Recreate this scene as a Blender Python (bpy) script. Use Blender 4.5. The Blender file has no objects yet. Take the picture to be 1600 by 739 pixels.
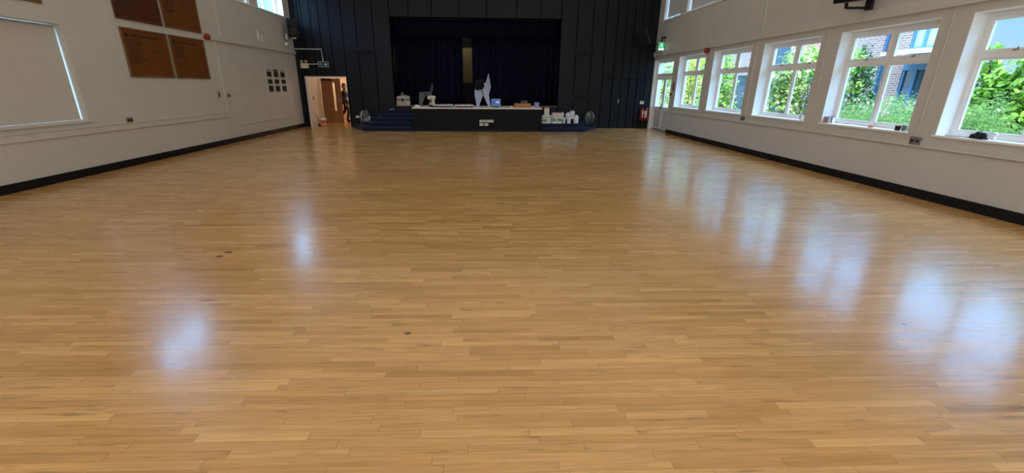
import bpy, bmesh, math, random
import numpy as np
from mathutils import Vector, Matrix
random.seed(7); np.random.seed(7)
S = bpy.context.scene
COL = S.collection
PI = math.pi
XL, XR, YB = -7.638, 7.185, 19.31      # inner faces of the left, right and stage walls
YR, ZC = -2.6, 6.4                      # rear wall, ceiling

# ------------------------------------------------------------------ materials
def newmat(name):
    m = bpy.data.materials.new(name); m.use_nodes = True
    nt = m.node_tree; b = nt.nodes['Principled BSDF']
    return m, nt, b

def setp(b, **k):
    for n, v in k.items():
        n = {'rough': 'Roughness', 'metal': 'Metallic', 'spec': 'Specular IOR Level', 'coat': 'Coat Weight',
             'coatr': 'Coat Roughness', 'trans': 'Transmission Weight', 'ior': 'IOR', 'sheen': 'Sheen Weight',
             'emit': 'Emission Strength'}[n]
        b.inputs[n].default_value = v

def pmat(name, col, rough=.5, metal=0., var=.08, scale=6., bump=0., spec=.5, **k):
    """principled with a little procedural unevenness in colour and relief"""
    m, nt, b = newmat(name)
    setp(b, rough=rough, metal=metal, spec=spec, **k)
    tc = nt.nodes.new('ShaderNodeTexCoord'); nz = nt.nodes.new('ShaderNodeTexNoise')
    nz.inputs['Scale'].default_value = scale; nz.inputs['Detail'].default_value = 4
    nt.links.new(tc.outputs['Object'], nz.inputs['Vector'])
    cr = nt.nodes.new('ShaderNodeValToRGB')
    lo = [c * (1 - var) for c in col]; hi = [min(1, c * (1 + var)) for c in col]
    cr.color_ramp.elements[0].position = .3; cr.color_ramp.elements[1].position = .7
    cr.color_ramp.elements[0].color = (*lo, 1); cr.color_ramp.elements[1].color = (*hi, 1)
    nt.links.new(nz.outputs['Fac'], cr.inputs['Fac']); nt.links.new(cr.outputs['Color'], b.inputs['Base Color'])
    if bump:
        bp = nt.nodes.new('ShaderNodeBump'); bp.inputs['Strength'].default_value = bump; bp.inputs['Distance'].default_value = .01
        n2 = nt.nodes.new('ShaderNodeTexNoise'); n2.inputs['Scale'].default_value = scale * 12
        nt.links.new(tc.outputs['Object'], n2.inputs['Vector'])
        nt.links.new(n2.outputs['Fac'], bp.inputs['Height']); nt.links.new(bp.outputs['Normal'], b.inputs['Normal'])
    return m

def emat(name, col, strength, base=(.02, .02, .02)):
    m, nt, b = newmat(name)
    b.inputs['Base Color'].default_value = (*base, 1)
    b.inputs['Emission Color'].default_value = (*col, 1); setp(b, emit=strength, rough=.3)
    return m

def math_node(nt, op, a, b=None, c=None):
    n = nt.nodes.new('ShaderNodeMath'); n.operation = op
    for i, v in enumerate((a, b, c)):
        if v is None: continue
        if isinstance(v, (int, float)): n.inputs[i].default_value = v
        else: nt.links.new(v, n.inputs[i])
    return n.outputs[0]

def floor_mat():
    m, nt, b = newmat('maple_strip_floor'); L = nt.links; N = nt.nodes
    mn = lambda op, a, b_=None, c=None: math_node(nt, op, a, b_, c)
    tc = N.new('ShaderNodeTexCoord'); sp = N.new('ShaderNodeSeparateXYZ'); L.new(tc.outputs['Object'], sp.inputs[0])
    X, Y = sp.outputs[0], sp.outputs[1]
    W = .055
    Y = mn('ADD', Y, mn('MULTIPLY', X, .006))
    v = mn('DIVIDE', Y, W); row = mn('FLOOR', v); fv = mn('FRACT', v)
    def wn(inp, off):
        n = N.new('ShaderNodeTexWhiteNoise'); n.noise_dimensions = '1D'
        L.new(mn('ADD', inp, off), n.inputs['W']); return n.outputs['Value']
    Lr = mn('ADD', .45, mn('MULTIPLY', wn(row, .37), .75))
    u = mn('ADD', mn('DIVIDE', X, Lr), mn('MULTIPLY', wn(row, 11.3), 37.))
    idx = mn('FLOOR', u); fu = mn('FRACT', u)
    cv = N.new('ShaderNodeCombineXYZ'); L.new(row, cv.inputs[0]); L.new(idx, cv.inputs[1])
    w2 = N.new('ShaderNodeTexWhiteNoise'); w2.noise_dimensions = '2D'; L.new(cv.outputs[0], w2.inputs['Vector'])
    R = w2.outputs['Value']; RC = w2.outputs['Color']
    ramp = N.new('ShaderNodeValToRGB'); e = ramp.color_ramp.elements
    e[0].position = 0; e[0].color = (.49, .26, .078, 1); e[1].position = 1; e[1].color = (.73, .43, .152, 1)
    for p, c in ((.1, (.57, .31, .096)), (.5, (.625, .352, .121)), (.88, (.665, .382, .137))):
        k = ramp.color_ramp.elements.new(p); k.color = (*c, 1)
    L.new(R, ramp.inputs['Fac'])
    # grain along the strip, shifted for every strip
    gv = N.new('ShaderNodeCombineXYZ')
    L.new(mn('ADD', mn('MULTIPLY', X, 2.2), mn('MULTIPLY', R, 90.)), gv.inputs[0])
    L.new(mn('MULTIPLY', Y, 55.), gv.inputs[1]); L.new(mn('MULTIPLY', R, 31.), gv.inputs[2])
    g = N.new('ShaderNodeTexNoise'); g.inputs['Scale'].default_value = 1.; g.inputs['Detail'].default_value = 5; g.inputs['Distortion'].default_value = .6
    L.new(gv.outputs[0], g.inputs['Vector'])
    gr = N.new('ShaderNodeMapRange'); gr.inputs['From Min'].default_value = .3; gr.inputs['From Max'].default_value = .7
    gr.inputs['To Min'].default_value = .80; gr.inputs['To Max'].default_value = 1.12
    L.new(g.outputs['Fac'], gr.inputs['Value'])
    # brown heart streaks on a few strips
    sv = N.new('ShaderNodeCombineXYZ')
    L.new(mn('ADD', mn('MULTIPLY', X, 3.2), mn('MULTIPLY', R, 57.)), sv.inputs[0])
    L.new(mn('MULTIPLY', Y, 26.), sv.inputs[1]); L.new(mn('MULTIPLY', R, 17.), sv.inputs[2])
    sn = N.new('ShaderNodeTexNoise'); sn.inputs['Scale'].default_value = 1.; sn.inputs['Detail'].default_value = 3
    L.new(sv.outputs[0], sn.inputs['Vector'])
    st = N.new('ShaderNodeMapRange'); st.inputs['From Min'].default_value = .61; st.inputs['From Max'].default_value = .74
    st.inputs['To Max'].default_value = .5; L.new(sn.outputs['Fac'], st.inputs['Value'])
    # dark gaps
    ev = mn('MINIMUM', fv, mn('SUBTRACT', 1., fv)); eu = mn('MULTIPLY', mn('MINIMUM', fu, mn('SUBTRACT', 1., fu)), Lr)
    gv1 = mn('LESS_THAN', mn('MULTIPLY', ev, W), .0011); gu1 = mn('LESS_THAN', eu, .0016)
    gap = mn('MAXIMUM', mn('MULTIPLY', gv1, mn('MULTIPLY_ADD', wn(row, 5.1), .45, .12)), mn('MULTIPLY', gu1, .55))
    # knots and marks seen on the boards
    sp2 = tc.outputs['Object']
    spots = None
    for sx, sy, ra, rb in ((-2.74, 4.43, .045, .03), (-2.76, 4.31, .045, .03), (-.56, 2.76, .028, .02), (3.21, 2.79, .02, .016), (-3.05, 2.33, .10, .02), (-2.3, 3.32, .09, .012)):
        dx = mn('DIVIDE', mn('SUBTRACT', X, sx), ra); dy = mn('DIVIDE', mn('SUBTRACT', sp.outputs[1], sy), rb)
        d = mn('ADD', mn('MULTIPLY', dx, dx), mn('MULTIPLY', dy, dy))
        f = N.new('ShaderNodeMapRange'); f.inputs['From Min'].default_value = 1.3; f.inputs['From Max'].default_value = .4
        f.inputs['To Max'].default_value = .8; L.new(d, f.inputs['Value'])
        spots = f.outputs[0] if spots is None else mn('MAXIMUM', spots, f.outputs[0])
    def mix(fac, a, c, mode='MIX'):
        n = N.new('ShaderNodeMix'); n.data_type = 'RGBA'; n.blend_type = mode
        if isinstance(fac, float): n.inputs['Factor'].default_value = fac
        else: L.new(fac, n.inputs['Factor'])
        L.new(a, n.inputs['A'])
        if isinstance(c, tuple): n.inputs['B'].default_value = (*c, 1)
        else: L.new(c, n.inputs['B'])
        return n.outputs['Result']
    gc = N.new('ShaderNodeCombineXYZ')
    for i in range(3): L.new(gr.outputs[0], gc.inputs[i])
    col = mix(1., ramp.outputs['Color'], gc.outputs[0], 'MULTIPLY')
    col = mix(st.outputs[0], col, (.16, .075, .028))
    # broad wear: slightly worn and paler lanes
    wv = N.new('ShaderNodeTexNoise'); wv.inputs['Scale'].default_value = .5; wv.inputs['Detail'].default_value = 3
    L.new(tc.outputs['Object'], wv.inputs['Vector'])
    wr = N.new('ShaderNodeMapRange'); wr.inputs['From Min'].default_value = .35; wr.inputs['From Max'].default_value = .7
    wr.inputs['To Min'].default_value = .94; wr.inputs['To Max'].default_value = 1.06; L.new(wv.outputs['Fac'], wr.inputs['Value'])
    wc = N.new('ShaderNodeCombineXYZ')
    for i in range(3): L.new(wr.outputs[0], wc.inputs[i])
    col = mix(1., col, wc.outputs[0], 'MULTIPLY')
    col = mix(gap, col, (.09, .045, .02))
    col = mix(spots, col, (.012, .009, .008))
    L.new(col, b.inputs['Base Color'])
    rr = N.new('ShaderNodeMapRange'); rr.inputs['To Min'].default_value = .20; rr.inputs['To Max'].default_value = .31
    L.new(mn('MULTIPLY_ADD', g.outputs['Fac'], .5, mn('MULTIPLY', R, .5)), rr.inputs['Value'])
    L.new(rr.outputs[0], b.inputs['Roughness'])
    setp(b, spec=.5, ior=1.5, coat=.30, coatr=.13)
    # strips are very slightly uneven
    bp = N.new('ShaderNodeBump'); bp.inputs['Strength'].default_value = .06; bp.inputs['Distance'].default_value = .001
    L.new(mn('ADD', mn('MULTIPLY', R, .35), mn('ADD', mn('MULTIPLY', gap, -1.), mn('MULTIPLY', g.outputs['Fac'], .25))), bp.inputs['Height'])
    L.new(bp.outputs['Normal'], b.inputs['Normal'])
    return m

def wood_mat(name, c0, c1, rough=.35, axis=1, scale=1.):
    m, nt, b = newmat(name); setp(b, rough=rough)
    tc = nt.nodes.new('ShaderNodeTexCoord'); mp = nt.nodes.new('ShaderNodeMapping')
    sc = [14 * scale] * 3; sc[axis] = 1.1 * scale
    mp.inputs['Scale'].default_value = sc
    nz = nt.nodes.new('ShaderNodeTexNoise'); nz.inputs['Scale'].default_value = 1.4; nz.inputs['Detail'].default_value = 6; nz.inputs['Distortion'].default_value = 1.2
    cr = nt.nodes.new('ShaderNodeValToRGB'); cr.color_ramp.elements[0].position = .32; cr.color_ramp.elements[1].position = .72
    cr.color_ramp.elements[0].color = (*c0, 1); cr.color_ramp.elements[1].color = (*c1, 1)
    nt.links.new(tc.outputs['Object'], mp.inputs['Vector']); nt.links.new(mp.outputs[0], nz.inputs['Vector'])
    nt.links.new(nz.outputs['Fac'], cr.inputs['Fac']); nt.links.new(cr.outputs['Color'], b.inputs['Base Color'])
    return m

def glass_mat(name, tint=(.97, .985, .99)):
    m = bpy.data.materials.new(name); m.use_nodes = True; nt = m.node_tree; nt.nodes.clear()
    o = nt.nodes.new('ShaderNodeOutputMaterial'); mx = nt.nodes.new('ShaderNodeMixShader')
    t = nt.nodes.new('ShaderNodeBsdfTransparent'); t.inputs[0].default_value = (*tint, 1)
    g = nt.nodes.new('ShaderNodeBsdfGlossy'); g.inputs['Roughness'].default_value = .02
    f = nt.nodes.new('ShaderNodeFresnel'); f.inputs['IOR'].default_value = 1.4
    ge = nt.nodes.new('ShaderNodeNewGeometry')     # reflect at the outer face only
    nt.links.new(math_node(nt, 'MULTIPLY', f.outputs[0], math_node(nt, 'SUBTRACT', 1., ge.outputs['Backfacing'])), mx.inputs[0]); nt.links.new(t.outputs[0], mx.inputs[1]); nt.links.new(g.outputs[0], mx.inputs[2])
    nt.links.new(mx.outputs[0], o.inputs[0]); return m

def leaf_mat(name, cols, trans=.35):
    m = bpy.data.materials.new(name); m.use_nodes = True; nt = m.node_tree; b = nt.nodes['Principled BSDF']
    g = nt.nodes.new('ShaderNodeNewGeometry'); cr = nt.nodes.new('ShaderNodeValToRGB'); cr.color_ramp.interpolation = 'LINEAR'
    es = cr.color_ramp.elements; es[0].color = (*cols[0], 1); es[1].color = (*cols[-1], 1)
    for i, c in enumerate(cols[1:-1]):
        e = es.new((i + 1) / (len(cols) - 1)); e.color = (*c, 1)
    nt.links.new(g.outputs['Random Per Island'], cr.inputs['Fac']); nt.links.new(cr.outputs['Color'], b.inputs['Base Color'])
    setp(b, rough=.42, spec=.5)
    tr = nt.nodes.new('ShaderNodeBsdfTranslucent'); nt.links.new(cr.outputs['Color'], tr.inputs['Color'])
    mx = nt.nodes.new('ShaderNodeMixShader'); mx.inputs[0].default_value = trans
    nt.links.new(b.outputs[0], mx.inputs[1]); nt.links.new(tr.outputs[0], mx.inputs[2])
    nt.links.new(mx.outputs[0], nt.nodes['Material Output'].inputs[0]); return m

def brick_mat(name):
    m, nt, b = newmat(name); setp(b, rough=.85)
    tc = nt.nodes.new('ShaderNodeTexCoord'); sx = nt.nodes.new('ShaderNodeSeparateXYZ'); cx = nt.nodes.new('ShaderNodeCombineXYZ')
    nt.links.new(tc.outputs['Object'], sx.inputs[0])
    nt.links.new(math_node(nt, 'ADD', sx.outputs[0], sx.outputs[1]), cx.inputs[0]); nt.links.new(sx.outputs[2], cx.inputs[1])
    br = nt.nodes.new('ShaderNodeTexBrick'); nt.links.new(cx.outputs[0], br.inputs['Vector'])
    br.inputs['Scale'].default_value = 1; br.inputs['Brick Width'].default_value = .225; br.inputs['Row Height'].default_value = .075
    br.inputs['Mortar Size'].default_value = .008
    br.inputs['Color1'].default_value = (.22, .10, .075, 1); br.inputs['Color2'].default_value = (.30, .155, .12, 1); br.inputs['Mortar'].default_value = (.38, .34, .31, 1)
    nt.links.new(br.outputs['Color'], b.inputs['Base Color']); return m

M = {}
M['floor'] = floor_mat()
M['wall'] = pmat('wall_paint_off_white', (.595, .575, .535), .55, var=.03, scale=1.2, bump=.12)
M['ceiling'] = pmat('ceiling_paint_white', (.80, .79, .76), .8, var=.02, scale=1.)
M['gloss_white'] = pmat('gloss_white_paint', (.88, .88, .87), .3, var=.03, scale=4)
M['trim_cream'] = pmat('cream_painted_trunking', (.61, .59, .545), .42, var=.03, scale=3)
M['skirting'] = pmat('black_skirting_paint', (.008, .008, .009), .4, spec=.2, var=.15, scale=4)
M['black_wall'] = pmat('matt_black_wall_boards', (.0085, .0105, .0155), .38, spec=.2, var=.12, scale=2)
M['groove'] = pmat('dark_board_joint', (.002, .002, .0025), .9, spec=.05)
M['black'] = pmat('black_plastic', (.010, .010, .011), .4, spec=.25)
M['black_panel'] = pmat('black_stage_fascia', (.007, .0068, .007), .5, spec=.15, var=.12, scale=3)
M['stage_white'] = pmat('white_stage_edge', (.86, .80, .76), .45, var=.04)
M['carpet'] = pmat('navy_stair_carpet', (.004, .012, .040), .9, var=.3, scale=60, bump=.3)
M['nosing'] = pmat('blue_grey_stair_nosing', (.018, .03, .06), .6)
M['curtain'] = pmat('navy_velvet_curtain', (.0035, .005, .017), .9, var=.2, scale=3, spec=.1)
M['olive'] = pmat('olive_yellow_backdrop', (.42, .37, .18), .8, var=.05, scale=2)
M['peach'] = pmat('peach_corridor_wall', (.78, .60, .45), .7, var=.03)
M['corr_white'] = pmat('corridor_white', (.74, .68, .62), .55, var=.03)
M['door_wood'] = wood_mat('brown_veneer_door', (.23, .105, .045), (.34, .165, .07), .4, axis=2)
M['board'] = wood_mat('orange_brown_honours_board', (.13, .044, .009), (.20, .070, .014), .35, axis=1)
M['board_red'] = wood_mat('red_brown_honours_board', (.075, .021, .009), (.11, .033, .014), .35, axis=1)
M['board_edge'] = wood_mat('honours_board_moulding', (.15, .075, .022), (.21, .105, .03), .4, axis=1)
M['ink'] = pmat('dark_brown_lettering', (.035, .015, .007), .6)
M['blind'] = pmat('beige_roller_blind_cloth', (.58, .555, .50), .9, var=.03, scale=30)
M['glass'] = glass_mat('window_glass')
M['chrome'] = pmat('polished_chrome', (.75, .75, .76), .18, metal=1)
M['steel'] = pmat('brushed_steel_plate', (.33, .32, .29), .4, metal=.8)
M['white_plastic'] = pmat('white_plastic', (.86, .86, .84), .4)
M['cream_plastic'] = pmat('cream_plastic', (.70, .66, .55), .45)
M['case_shell'] = pmat('olive_cream_case_shell', (.46, .44, .34), .5)
M['grey_plastic'] = pmat('grey_plastic', (.35, .35, .35), .5)
M['red'] = pmat('red_enamel', (.30, .008, .01), .3)
M['red_dark'] = pmat('dark_red_plastic', (.25, .008, .012), .35)
M['green_dark'] = pmat('dark_green_sign_panel', (.008, .05, .04), .3)
M['green_lit'] = emat('lit_green_exit_sign', (.02, .42, .16), .9, (.02, .3, .1))
M['white_lit'] = emat('lit_white_sign', (.6, .9, .75), .8, (.7, .7, .7))
M['sign_pale'] = pmat('pale_sign_symbol', (.30, .42, .38), .4)
M['orange'] = pmat('orange_label', (.62, .17, .05), .5)
M['cardboard'] = pmat('tan_cardboard', (.50, .24, .09), .8, var=.06, scale=8)
M['lilac'] = pmat('lilac_plastic', (.42, .38, .72), .4)
M['chair_blue'] = pmat('pale_blue_chair_plastic', (.45, .54, .76), .42)
M['chair_grey'] = pmat('charcoal_chair_plastic', (.075, .078, .09), .45)
M['green_label'] = pmat('green_carton_print', (.16, .36, .08), .6)
M['carton'] = pmat('white_carton', (.82, .83, .80), .75, var=.03, scale=8)
M['pink_board'] = pmat('pale_pink_card', (.68, .58, .56), .6)
M['screen'] = emat('monitor_picture', (.04, .06, .22), 1.0)
M['screen_glow'] = emat('monitor_bright_patch', (.38, .34, .75), .9)
M['teal'] = emat('teal_screen_border', (.02, .20, .19), 1.0)
M['photo_paper'] = pmat('photo_mount_paper', (.55, .53, .50), .5)
M['photo_dark'] = pmat('photo_print_dark', (.035, .032, .030), .8, var=.9, scale=14, spec=.08)
M['cloth_black'] = pmat('black_bag_cloth', (.010, .0095, .009), .8, spec=.2, var=.3, scale=12, bump=.4)
M['skin'] = pmat('skin', (.42, .24, .17), .5)
M['hair'] = pmat('dark_hair', (.02, .014, .01), .6)
M['jumper'] = pmat('dark_jumper_cloth', (.022, .019, .02), .85)
M['trousers'] = pmat('dark_trouser_cloth', (.03, .022, .02), .85)
M['brick'] = brick_mat('red_brown_brick')
M['blue_frame'] = pmat('blue_grey_metal_frame', (.06, .13, .24), .4)
M['dark_glazing'] = pmat('dark_blue_glazing', (.03, .055, .085), .08, spec=.8)
M['light_glazing'] = pmat('pale_blue_glazed_panel', (.28, .52, .68), .12)
M['roof'] = pmat('grey_roof_edge', (.28, .26, .30), .6)
M['soil'] = pmat('garden_soil_and_grass', (.11, .12, .055), .95, var=.4, scale=3)
M['bark'] = pmat('brown_bark', (.10, .07, .045), .9, var=.3)
M['leaf_bright'] = leaf_mat('bright_green_leaves', [(.06, .20, .02), (.16, .38, .04), (.30, .55, .07), (.42, .62, .10)])
M['leaf_dark'] = leaf_mat('dark_green_leaves', [(.02, .07, .03), (.04, .13, .05), (.08, .21, .06)])
M['leaf_var'] = leaf_mat('cream_edged_leaves', [(.07, .18, .03), (.20, .38, .06), (.45, .55, .20), (.62, .62, .40)])
M['leaf_yellow'] = leaf_mat('yellow_green_leaves', [(.10, .25, .03), (.32, .48, .05), (.55, .58, .08), (.60, .40, .08)])
M['leaf_feather'] = leaf_mat('feathery_pale_green_leaves', [(.14, .30, .09), (.26, .45, .15), (.38, .58, .22)])
M['leaf_teal'] = leaf_mat('blue_green_leaves', [(.03, .10, .07), (.06, .16, .11), (.11, .25, .13)])
M['petal'] = pmat('pink_petals', (.72, .45, .52), .6)
M['petal_white'] = pmat('white_petals', (.75, .68, .70), .6)

# ------------------------------------------------------------------ mesh builder
class MB:
    def __init__(s): s.v = []; s.f = []
    def add(s, vs, fs):
        o = len(s.v); s.v += [tuple(map(float, q)) for q in vs]; s.f += [tuple(o + i for i in f) for f in fs]; return s
    def box(s, x0, x1, y0, y1, z0, z1):
        return s.add([(x0, y0, z0), (x1, y0, z0), (x1, y1, z0), (x0, y1, z0), (x0, y0, z1), (x1, y0, z1), (x1, y1, z1), (x0, y1, z1)],
                     [(3, 2, 1, 0), (4, 5, 6, 7), (0, 1, 5, 4), (1, 2, 6, 5), (2, 3, 7, 6), (3, 0, 4, 7)])
    def cyl(s, p0, p1, r0, r1=None, n=16):
        r1 = r0 if r1 is None else r1
        p0, p1 = Vector(p0), Vector(p1); d = (p1 - p0).normalized()
        a = d.orthogonal().normalized(); b = d.cross(a)
        vs = []
        for p, r in ((p0, r0), (p1, r1)):
            for i in range(n):
                t = 2 * PI * i / n; vs.append(p + a * (r * math.cos(t)) + b * (r * math.sin(t)))
        fs = [(i, (i + 1) % n, n + (i + 1) % n, n + i) for i in range(n)]
        fs += [tuple(range(n - 1, -1, -1)), tuple(range(n, 2 * n))]
        return s.add(vs, fs)
    def tube(s, pts, r, n=8, closed=False):
        pts = [Vector(p) for p in pts]; m = len(pts); vs = []; fs = []
        prev = None
        for i, p in enumerate(pts):
            if closed: d = (pts[(i + 1) % m] - pts[i - 1]).normalized()
            else: d = (pts[min(i + 1, m - 1)] - pts[max(i - 1, 0)]).normalized()
            a = d.orthogonal().normalized() if prev is None else (prev - d * prev.dot(d)).normalized()
            prev = a; b = d.cross(a)
            rr = r[i] if isinstance(r, (list, tuple)) else r
            for k in range(n):
                t = 2 * PI * k / n; vs.append(p + a * (rr * math.cos(t)) + b * (rr * math.sin(t)))
        for i in range(m if closed else m - 1):
            j = (i + 1) % m
            for k in range(n): fs.append((i * n + k, i * n + (k + 1) % n, j * n + (k + 1) % n, j * n + k))
        if not closed: fs += [tuple(range(n - 1, -1, -1)), tuple(range((m - 1) * n, m * n))]
        return s.add(vs, fs)
    def prism(s, poly, z0, z1, axis=2):
        n = len(poly); vs = []
        for z in (z0, z1):
            for a, b in poly:
                vs.append({2: (a, b, z), 1: (a, z, b), 0: (z, a, b)}[axis])
        fs = [(i, (i + 1) % n, n + (i + 1) % n, n + i) for i in range(n)] + [tuple(range(n - 1, -1, -1)), tuple(range(n, 2 * n))]
        return s.add(vs, fs)
    def lathe(s, prof, c=(0, 0, 0), n=24, sx=1., sy=1.):
        vs = []; m = len(prof)
        for r, z in prof:
            for k in range(n):
                t = 2 * PI * k / n; vs.append((c[0] + r * sx * math.cos(t), c[1] + r * sy * math.sin(t), c[2] + z))
        fs = []
        for i in range(m - 1):
            for k in range(n): fs.append((i * n + k, i * n + (k + 1) % n, (i + 1) * n + (k + 1) % n, (i + 1) * n + k))
        fs += [tuple(range(n - 1, -1, -1)), tuple(range((m - 1) * n, m * n))]
        return s.add(vs, fs)
    def ball(s, c, r, n=16):
        r = (r, r, r) if isinstance(r, (int, float)) else r
        prof = [(math.sin(PI * i / n), -math.cos(PI * i / n)) for i in range(n + 1)]
        vs = []; 
        for a, z in prof:
            for k in range(n):
                t = 2 * PI * k / n; vs.append((c[0] + max(a, 1e-3) * r[0] * math.cos(t), c[1] + max(a, 1e-3) * r[1] * math.sin(t), c[2] + z * r[2]))
        fs = [(i * n + k, i * n + (k + 1) % n, (i + 1) * n + (k + 1) % n, (i + 1) * n + k) for i in range(n) for k in range(n)]
        return s.add(vs, fs)
    def xf(s, mat):
        s.v = [tuple(mat @ Vector(q)) for q in s.v]; return s
    def build(s, name, mat, parent=None, bevel=0., smooth=False, seg=2):
        me = bpy.data.meshes.new(name); me.from_pydata(s.v, [], s.f)
        bm = bmesh.new(); bm.from_mesh(me); bmesh.ops.recalc_face_normals(bm, faces=bm.faces); bm.to_mesh(me); bm.free()
        me.materials.append(mat if not isinstance(mat, str) else M[mat])
        o = bpy.data.objects.new(name, me); COL.objects.link(o)
        if parent: o.parent = parent
        if bevel:
            md = o.modifiers.new('bevel', 'BEVEL'); md.width = bevel; md.segments = seg; md.limit_method = 'ANGLE'; md.angle_limit = .7
        if smooth:
            for p in me.polygons: p.use_smooth = True
            if bevel == 0:
                try: me.set_sharp_from_angle(angle=math.radians(50))
                except Exception: pass
        return o

def tag(o, label=None, cat=None, group=None, kind=None):
    if label: o['label'] = label
    if cat: o['category'] = cat
    if group: o['group'] = group
    if kind: o['kind'] = kind
    return o
def thing(name, label, cat, loc=(0, 0, 0), rz=0., group=None):
    o = bpy.data.objects.new(name, None); COL.objects.link(o); o.empty_display_size = .1
    o.location = loc; o.rotation_euler = (0, 0, rz); return tag(o, label, cat, group)
def place(o, loc, rz=0.):
    o.location = loc; o.rotation_euler = (0, 0, rz); return o
def struct(o): o['kind'] = 'structure'; return o
def root_struct(name, loc=(0, 0, 0)):
    o = bpy.data.objects.new(name, None); COL.objects.link(o); o.location = loc; return struct(o)
def copy_tree(o, parent=None):
    c = o.copy(); COL.objects.link(c)
    if parent: c.parent = parent
    for ch in o.children: copy_tree(ch, c)
    return c

def cells(a0, a1, b0, b1, holes):
    """rectangles covering (a0..a1, b0..b1) less the holes"""
    As = sorted({a0, a1, *[min(max(h[i], a0), a1) for h in holes for i in (0, 1)]})
    out = []
    for i in range(len(As) - 1):
        p, q = As[i], As[i + 1]
        if q - p < 1e-5: continue
        mid = (p + q) / 2; z = b0
        for h in sorted([h for h in holes if h[0] < mid < h[1]], key=lambda h: h[2]):
            if h[2] > z: out.append((p, q, z, min(h[2], b1)))
            z = max(z, h[3])
        if z < b1: out.append((p, q, z, b1))
    return out

# ------------------------------------------------------------------ room shell
fl = MB().box(XL - .4, XR + .4, YR - .2, 24.2, -.2, 0).build('floor', 'floor'); struct(fl)
struct(MB().box(XL - .4, XR + .4, YR - .3, 24.4, ZC, ZC + .25).build('ceiling', 'ceiling'))
struct(MB().box(XL - .4, XR + .4, YR - .3, YR, 0, ZC).build('wall_rear', 'wall'))
WT = .36
SILL, HEAD = 1.015, 2.775
RW = [(14.81, 16.83), (12.29, 14.31), (9.77, 11.77), (7.25, 9.25), (4.76, 6.77), (2.24, 4.26)]
RDOOR = (17.28, 19.22)
RUP = [(17.30, 18.82), (14.74, 16.78), (12.2, 14.25)]
ZU0, ZU1 = 4.22, 5.7
holes = [(a, b, SILL, HEAD) for a, b in RW] + [(*RDOOR, 0, HEAD)] + [(a, b, ZU0, ZU1) for a, b in RUP]
w = MB()
for a, b, z0, z1 in cells(YR, YB + .3, 0, ZC, holes): w.box(XR, XR + WT, a, b, z0, z1)
struct(w.build('wall_right', 'wall'))
LLOW = (6.95, 8.97)
LUP = [(16.75, 18.78), (14.2, 16.2), (9.05, 11.1)]
holes = [(*LLOW, 1.02, 2.70)] + [(a, b, 4.17, 5.7) for a, b in LUP]
w = MB()
for a, b, z0, z1 in cells(YR, YB + .3, 0, ZC, holes): w.box(XL - WT, XL, a, b, z0, z1)
struct(w.build('wall_left', 'wall'))

# stage wall: boards with open joints, a doorway and the stage opening
DOORO = (-7.33, -5.68, 0, 2.0); STAGEO = (-3.72, 3.16, .89, 4.29); STAGELOW = (-3.72, 3.16, 0, .89)
w = MB()
for a, b, z0, z1 in cells(XL, XR, 0, ZC, [DOORO, STAGEO]): w.box(a, b, YB + .02, YB + .28, z0, z1)
wb = struct(w.build('wall_back', 'groove'))
JO = [XL, -7.45, -7.30, -7.19, -6.85, -6.52, -6.13, -5.63, -5.09, -4.41, -3.74, -2.98, -2.05, -.96, .14, 1.36, 2.34, 3.18, 3.84, 4.49, 5.03, 5.48, 5.86, 6.19, 6.53, 6.87, XR]
p = MB(); CUP = (5.03, 6.74, 0, 2.04)
for a, b in zip(JO[:-1], JO[1:]):
    for q in cells(a + .014, b - .014, 0, ZC, [DOORO, STAGEO, CUP]):
        p.box(q[0], q[1], YB, YB + .03, q[2], q[3])
p.build('boarding', 'black_wall', wb, bevel=.004, seg=1)
# flush black store doors in the boarding
d = root_struct('door_2', (5.03, YB, 0))
for a, b, js in ((5.045, 5.852, (5.48,)), (5.868, 6.725, (6.19, 6.53))):
    q = MB(); xs = [a, *js, b]
    for i in range(len(xs) - 1): q.box(xs[i] + (.017 if i else 0) - 5.03, xs[i + 1] - (.017 if i < len(xs) - 2 else 0) - 5.03, -.004, .015, .012, 2.022)
    q.build('leaf', 'black_wall', d, bevel=.003, seg=1)
MB().cyl((.77, -.018, 1.08), (.77, -.004, 1.08), .024).build('lock', 'chrome', d, smooth=True)
MB().box(.755, .785, -.014, -.004, 1.13, 1.20).build('keyplate', 'chrome', d)

# baseboards
bb = MB().box(XL, XL + .022, YR, YB, 0, .148).build('baseboard_left', 'skirting', bevel=.006); struct(bb)
q = MB().box(XR - .022, XR, YR, RDOOR[0] - .06, 0, .148).build('baseboard_right', 'skirting', bevel=.006); struct(q)
struct(MB().box(-5.6, -4.5, YB - .015, YB, 0, .12).build('baseboard_back', 'skirting'))

# trunking and mouldings on the side walls
n_trim = 0
def trim(mb, mat='trim_cream', bevel=.006):
    global n_trim; n_trim += 1
    return struct(mb.build('trim_%d' % n_trim, mat, bevel=bevel))
trim(MB().box(XL, XL + .07, 13.45, YB - .02, 2.865, 2.985))
trim(MB().box(XR - .075, XR, YR, YB - .02, 2.895, 3.07))
trim(MB().box(XL, XL + .028, YR, 13.75, .765, .90).box(XL, XL + .04, YR, 13.75, .885, .905))
trim(MB().box(XR - .026, XR, YR, 16.9, .80, .90).box(XR - .036, XR, YR, 16.9, .80, .82))
trim(MB().box(XL, XL + .03, 13.72, 13.80, .90, 2.87))
trim(MB().box(XL, XL + .03, 14.08, 14.16, 2.985, ZC))
trim(MB().box(XL, XL + .02, 18.24, 18.31, .50, 2.28).box(XL, XL + .014, 14.4, 18.31, .475, .51))
trim(MB().box(XR - .03, XR, 11.95, 12.03, 3.07, ZC).box(XR - .02, XR, 12.10, 12.15, 3.07, ZC))
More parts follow.
